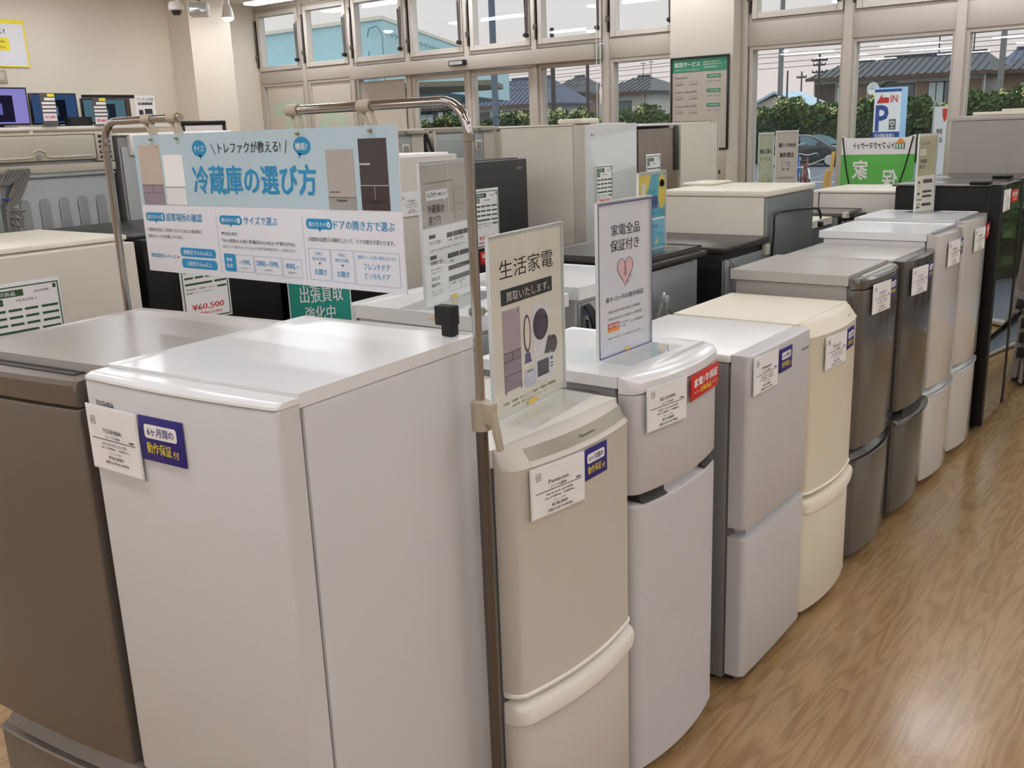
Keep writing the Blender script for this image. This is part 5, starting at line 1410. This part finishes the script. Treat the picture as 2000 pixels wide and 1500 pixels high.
for i, (y, z0_, z1_, zm) in enumerate(((59, 5.6, 6.1, 5.5), (59.2, 5.9, 6.4, 5.8), (59.4, 6.3, 6.8, 6.2), (59.6, 5.2, 5.6, 5.1), (60, 7.0, 7.4, 6.9), (59.8, 4.9, 5.2, 4.85), (60.2, 4.6, 4.9, 4.55), (60.4, 5.4, 5.9, 5.35))):
    bm = bmesh.new(); bm_tube(bm, smooth_path([(-60, y, z0_), (-45, y, zm), (-30, y, (z0_ + z1_) / 2), (-15, y, zm + .3), (2, y, z1_)], 6), .018, 5)
    obj('wire', bm, poled, t)
for i, (x, y, h_) in enumerate(((-30.2 * 1.2, 64, 6.0), (-35.6, 64, 6.2), (-34.6, 69, 6.1), (-33.8, 69, 6.0))):
    t = thing('roof_aerial', ('thin television aerial above the gabled house, leftmost of four', 'thin television aerial with a wide head above the gabled house', 'thin television aerial on the bright blue roof, nearer the gabled house', 'thin television aerial on the bright blue roof, nearer the poster')[i], 'aerial', (x, y, 4.4))
    bm = bmesh.new(); bm_tube(bm, [(0, 0, 0), (0, 0, h_ - 4.4)], .025, 6); obj('mast', bm, poled, t)
    bm = bmesh.new(); bm_tube(bm, [(-.25, 0, h_ - 4.45), (.25, 0, h_ - 4.45)], .02, 6); bm_tube(bm, [(-.2, 0, h_ - 4.6), (.2, 0, h_ - 4.6)], .02, 6); obj('rods', bm, poled, t)

# the pale blue warehouse and its awning
bw = mat('pale_blue_sheet_cladding', (176, 214, 224), .6, var=.06); bw2 = mat('deeper_blue_sheet_cladding', (160, 206, 220), .6, var=.06)
t = thing('warehouse', 'large pale blue building on posts filling the upper left windows', 'building', (-24.13, 25, -.05))
d2 = Vector((-.466, .885)); L2 = 26
bm = bmesh.new()
bm_prism(bm, [(0, 0), (d2.x * L2, d2.y * L2), (d2.x * L2 - 16, d2.y * L2), (-16, .3)], 3.42, 5.55, 'z')
obj('walls', bm, bw, t, smooth=False)
bm = bmesh.new()
bm_prism(bm, [(.06, -.06), (d2.x * L2 + .06, d2.y * L2), (d2.x * L2 - 16, d2.y * L2 + .1), (-16.1, .2)], 5.5, 5.62, 'z')
obj('roof_edge', bm, M['cream'], t, smooth=False)
bm = bmesh.new(); bm_prism(bm, [(-16, 3.42), (-.5, 3.42), (-.5, 4.15), (-16, 4.7)], -.35, -.02, 'y'); obj('lower_cladding', bm, bw2, t, smooth=False)
bm = bmesh.new(); bm_prism(bm, [(-16, -.3), (1.6, -.3), (3.4, 1.6), (1.2, 5), (-16, 5)], 3.24, 3.4, 'z'); obj('soffit', bm, mat('olive_soffit', (112, 110, 88), .7), t, smooth=False)
for x in (-14, -9, -4.5):
    bm = bmesh.new(); bm_tube(bm, [(x, .8, 0), (x, .8, 3.25)], .12, 10); obj('post', bm, polem, t)
bm = bmesh.new()
bm_tube(bm, [(.1, -.12, 3.45), (.1, -.12, 5.0), (-.12, -.12, 5.3), (-.5, -.12, 5.25), (-.6, -.12, 5.0)], .02, 6)
bm_tube(bm, [(-.3, -.4, 4.5), (-.3, -.4, 4.1), (-.7, -.4, 4.05)], .02, 6)
obj('rainwater_pipe', bm, mat('blue_grey_pipe', (104, 136, 150), .5), t)
bm = bmesh.new()
pts = [(d2.x * s_ + .08, d2.y * s_ - .04, 5.1 + .06 * (1 if k % 2 else -1)) for k, s_ in enumerate([.5 + .3 * i for i in range(40)])]
bm_tube(bm, pts, .014, 5); obj('zigzag_trim', bm, mat('blue_grey_trim', (104, 136, 150), .5), t)

# cars
def car(label, x, y, body, rz=0):
    t = thing('car', label, 'car', (x, y, gz(y)), rz, 'parked cars')
    side = [(-2.0, .35), (-2.05, .75), (-1.98, 1.0), (-1.75, 1.42), (-1.2, 1.5), (.2, 1.49), (.75, 1.32), (1.35, .98), (1.9, .85), (2.1, .62), (2.1, .32), (1.7, .25), (-1.75, .25)]
    bm = bmesh.new(); bm_prism(bm, side, -.82, .82, 'y'); obj('body', bm, body, t, bevel=.08, seg=3)
    gm = mat('car_window', (112, 140, 150), .05)
    boxes_ = [[(-.95, 1.0), (-.9, 1.38), (-.2, 1.41), (-.2, .98)], [(-.1, .98), (-.1, 1.41), (.25, 1.39), (.62, 1.24), (.98, .98)], [(-1.75, 1.02), (-1.6, 1.36), (-1.05, 1.38), (-1.05, 1.0)]]
    for pl in boxes_:
        bm = bmesh.new(); bm_prism(bm, pl, -.835, .835, 'y'); obj('side_window', bm, gm, t, smooth=False)
    bm = bmesh.new(); bm_prism(bm, [(.3, 1.475), (.75, 1.36), (1.36, 1.03), (1.3, .98), (.7, 1.3), (.3, 1.43)], -.7, .7, 'y'); obj('windscreen', bm, gm, t)
    for s in (-1, 1):
        for wx in (-1.3, 1.35):
            bm = bmesh.new(); bm_lathe(bm, [(.05, -.1), (.3, -.1), (.32, -.06), (.32, .06), (.3, .1), (.05, .1)], (wx, s * .75, .32), 'y', 20); wh = obj('wheel', bm, M['rubber'], t)
            bm = bmesh.new()
            for k in range(7):
                a = 2 * PI * k / 7
                bm_prism(bm, [(wx + .04 * math.cos(a - .9), .32 + .04 * math.sin(a - .9)), (wx + .2 * math.cos(a - .17), .32 + .2 * math.sin(a - .17)), (wx + .2 * math.cos(a + .17), .32 + .2 * math.sin(a + .17)), (wx + .04 * math.cos(a + .9), .32 + .04 * math.sin(a + .9))], s * .855 - .006, s * .855 + .006, 'y')
            bm_lathe(bm, [(.215, -.008), (.235, -.008), (.235, .008), (.215, .008)], (wx, s * .855, .32), 'y', 20)
            obj('hubcap', bm, M['lipgray'], wh, smooth=False)
        bm = bmesh.new(); bm_box(bm, .72, .9, s * .86 - .07, s * .86 + .07, 1.0, 1.13); obj('mirror', bm, body, t, bevel=.03)
    boxes('bumper', [(2.06, 2.14, -.78, .78, .3, .55)], M['rubber'], t, .02)
    return t
carb = mat('black_car_paint', (38, 44, 52), .12, coat=1.0); cars = mat('slate_car_paint', (88, 100, 116), .15, coat=1.0)
car('black compact car parked beyond the yellow post', -17.55, 47, carb)
car('slate car mostly hidden behind the left translucent sign', -24.4, 44.5, cars)
t = thing('van', 'white roofed van parked behind the black car', 'van', (-16.6, 53, -.5))
bm = bmesh.new(); bm_prism(bm, [(-1.75, .3), (-1.75, 1.0), (-1.6, 1.5), (1.2, 1.5), (1.75, .95), (1.8, .3)], -.8, .8, 'y'); obj('body', bm, carb, t, bevel=.06)
bm = bmesh.new(); bm_prism(bm, [(-1.66, 1.5), (1.22, 1.5), (1.1, 1.62), (-1.6, 1.62)], -.78, .78, 'y'); obj('roof', bm, w_blue, t, bevel=.03)
bm = bmesh.new(); bm_prism(bm, [(-1.5, 1.02), (-1.4, 1.42), (1.05, 1.42), (1.4, 1.02)], -.815, .815, 'y'); obj('side_window', bm, winm, t, smooth=False)
for wx in (-1.15, 1.2):
    bm = bmesh.new(); bm_lathe(bm, [(.05, -.8), (.3, -.8), (.3, .8), (.05, .8)], (wx, 0, .3), 'y', 16); obj('wheels', bm, M['rubber'], t)

# bicycles
def bicycle(label, x, y, rz, frame, k=1.0):
    t = thing('bicycle', label, 'bicycle', (x, y, gz(y)), rz, 'bicycles outside')
    for wx in (-.5 * k, .52 * k):
        bm = bmesh.new(); bm_tube(bm, [(wx + .31 * k * math.cos(a), 0, .33 * k + .31 * k * math.sin(a)) for a in [2 * PI * i / 28 for i in range(28)]], .018, 6, True)
        wh = obj('wheel', bm, M['rubber'], t)
        bm = bmesh.new()
        for i in range(10):
            a = PI * i / 5
            bm_tube(bm, [(wx, 0, .33 * k), (wx + .3 * k * math.cos(a), 0, .33 * k + .3 * k * math.sin(a))], .004, 4)
        obj('spokes', bm, M['chrome'], wh)
        bm = bmesh.new(); bm_tube(bm, [(wx + .345 * k * math.cos(a), 0, .33 * k + .345 * k * math.sin(a)) for a in [math.radians(20 + 8 * i) for i in range(18)]], .02, 6); obj('mudguard', bm, M['lipgray'], t)
    bm = bmesh.new()
    for a, b in (((-.5, .33), (-.12, .3)), ((-.12, .3), (-.2, .78)), ((-.2, .72), (-.5, .33)), ((-.12, .3), (.38, .78)), ((-.17, .6), (.36, .82)), ((.36, .95), (.52, .33))):
        bm_tube(bm, [(a[0] * k, 0, a[1] * k), (b[0] * k, 0, b[1] * k)], .02, 8)
    obj('frame', bm, frame, t)
    bm = bmesh.new(); bm_tube(bm, smooth_path([(.2 * k, -.26, .98 * k), (.34 * k, -.2, 1.04 * k), (.36 * k, 0, 1.0 * k), (.34 * k, .2, 1.04 * k), (.2 * k, .26, .98 * k)], 4), .014, 8); obj('handlebar', bm, M['chrome'], t)
    bm = bmesh.new(); bm_box(bm, -.34 * k, -.08 * k, -.09, .09, .8 * k, .86 * k); obj('saddle', bm, M['rubber'], t, bevel=.025)
bicycle('small red bicycle with white mudguards, left of the yellow post', -8.72, 23.2, math.radians(-62), mat('red_frame', (150, 60, 60), .4), .95)
bicycle('blue bicycle beside the red one, partly behind the truck sign', -10.1, 26.3, math.radians(-75), mat('blue_frame', (50, 110, 200), .4), 1.15)
# yellow barrier post and ropes
t = thing('barrier_post', 'yellow wooden barrier post with white ropes beside the bicycles', 'post', (-8.42, 24, gz(24)))
ym = mat('yellow_timber', (214, 164, 84), .6)
bm = bmesh.new(); bm_tube(bm, [(0, 0, 0), (.09, 0, .98)], .045, 10); obj('post', bm, ym, t)
bm = bmesh.new(); bm_tube(bm, [(-.1, -.05, 0), (-.03, -.05, .55)], .05, 10); obj('short_post', bm, ym, t)
for z0_, z1_, dx in ((.9, .55, -1.1), (.5, .2, -1.1), (.45, .1, .9)):
    bm = bmesh.new(); bm_tube(bm, smooth_path([(.08, 0, z0_), (dx * .5, 0, (z0_ + z1_) / 2 - .06), (dx, 0, z1_)], 6), .012, 6); obj('rope', bm, M['lipgray'], t)

# parking sign
t = thing('parking_sign', 'tall blue and white parking entrance sign with a red arrow', 'parking sign', (-8.66, 28, gz(28)))
bp_ = mat('parking_blue', (36, 74, 150), .5)
c = boxes('cabinet', [(0, .8, 0, .25, .25, 2.6)], mat('sign_pale_blue', (160, 200, 236), .5), t, .01)
boxes('leg', [(.1, .16, .1, .16, 0, .25)], M['steel'], t); boxes('leg', [(.64, .7, .1, .16, 0, .25)], M['steel'], t)
p = boxes('face', [(.0, .71, -.01, .0, .25, 2.56)], M['paper'], t)
flat(p, 'blue_panel', [(0, .71, .25, 1.44), (0, .71, 2.49, 2.56)], bp_, -.014)
poly(p, 'red_arrow', [[(.06, 2.2), (.2, 2.44), (.205, 2.35), (.39, 2.34), (.39, 2.2)]], M['red'], -.014)
lettering(p, [('IN', .43, .61, 2.21, 2.4, .012)], M['red'], -.014)
lettering(p, [('P', .06, .38, 1.47, 2.13, .017)], bp_, -.014)
flat(p, 'dark_box', [(.42, .6, 1.5, 1.77)], M['inkg'], -.014)
lettering(p, [('空', .445, .575, 1.53, 1.75, .015)], M['paper'], -.018)
lettering(p, [('反対側駐車場も', .06, .58, 1.28, 1.4, .012), ('ご利用ください', .06, .58, 1.08, 1.2, .012)], M['paper'], -.018)
t = thing('bird', 'dark crow-like shape perched at the top of the parking sign', 'bird', (-8.35, 28.1, 2.592))
bm = bmesh.new(); bm_tube(bm, smooth_path([(-.17, 0, -.09), (-.08, 0, -.01), (.05, 0, .02), (.14, 0, .0)], 5), .045, 10, r_end=.02); obj('body', bm, M['rubber'], t)
bm = bmesh.new(); bm_tube(bm, [(.12, 0, .01), (.26, 0, .02)], .025, 8, r_end=.006); obj('tail', bm, M['rubber'], t)

# banner stand outside, seen from its back, and the slim white flag
t = thing('cross_banner', 'lime green and white banner on crossed black rods, seen from behind before the window', 'banner', (-2.68, 7.9, 0))
bm = bmesh.new(); bm_box(bm, 0, .56, 0, .004, .12, 1.452); obj('green_cloth', bm, M['lime'], t, smooth=False)
bm = bmesh.new(); bm_box(bm, 0, .56, 0, .004, 1.452, 1.578)
bm_prism(bm, [(-.003, 1.578), (.06, 1.578), (-.003, 1.594)], 0, .004, 'y'); bm_prism(bm, [(.5, 1.578), (.563, 1.578), (.563, 1.6)], 0, .004, 'y')
obj('white_cloth', bm, M['paper'], t, smooth=False)
bm = bmesh.new()
for x0_, x1_ in ((.012, .22), (.548, .335)):
    bm_tube(bm, smooth_path([(x0_, -.02, 1.585), ((x0_ * 2 + x1_) / 3, -.045, 1.25), (x1_, -.05, .9), (.28, -.06, .72)], 4), .006, 8)
for x0_ in (.012, .548):
    bm_tube(bm, [(.28, -.06, .72), (x0_, -.02, .13)], .006, 8)
for q in ((.1, -.2), (.46, -.2), (.28, .12)):
    bm_tube(bm, [(.28, -.06, .72), (q[0], q[1], .006)], .006, 8)
obj('rods', bm, M['rubber'], t)
bm = bmesh.new(); bm_lathe(bm, [(.02, .7), (.02, .75), (.012, .76)], (.28, -.06, 0), 'z', 12); obj('hub', bm, M['rubber'], t)
lettering(t, [('トレファクマーケット', .08, .39, 1.495, 1.545, .017)], M['ink'], -.002, mirror=.24)
lettering(t, [('家', .095, .21, 1.262, 1.41, .017)], M['paper'], -.002, mirror=.1525)
lettering(t, [('保', .325, .44, 1.19, 1.335, .017)], M['paper'], -.002, mirror=.3825)
poly(t, 'tent_mark', [[(.41, 1.535), (.45, 1.575), (.49, 1.535)]], M['orange'], -.002)
flat(t, 'tent_base', [(.414, .486, 1.492, 1.535)], M['teal2'], -.002)
flat(t, 'tent_stripes', [(.422, .432, 1.498, 1.53), (.443, .453, 1.498, 1.53), (.464, .474, 1.498, 1.53)], M['paper'], -.003)
t = thing('flag_banner', 'slim pale upright flag with a red mark, right of the green banner outside', 'flag', (-2.78, 11, gz(11)))
p = boxes('cloth', [(0, .13, 0, .003, .3, 1.86)], M['pinkpaper'], t)
poly(p, 'red_mark', [[(.075, 1.84), (.125, 1.84), (.12, 1.74), (.1, 1.7), (.08, 1.76)]], M['red'], -.001)
lettering(p, [('無料', .03, .09, 1.58, 1.64, .02), ('貸出', .03, .09, 1.5, 1.56, .02)], M['inkg'], -.001)
bm = bmesh.new(); bm_tube(bm, [(-.01, .01, 0), (-.01, .01, 1.92)], .01, 8); obj('flag_pole', bm, M['lipgray'], t)

bpy.data.objects.remove(_to); bpy.data.curves.remove(_tc); bpy.data.scenes.remove(_ts)
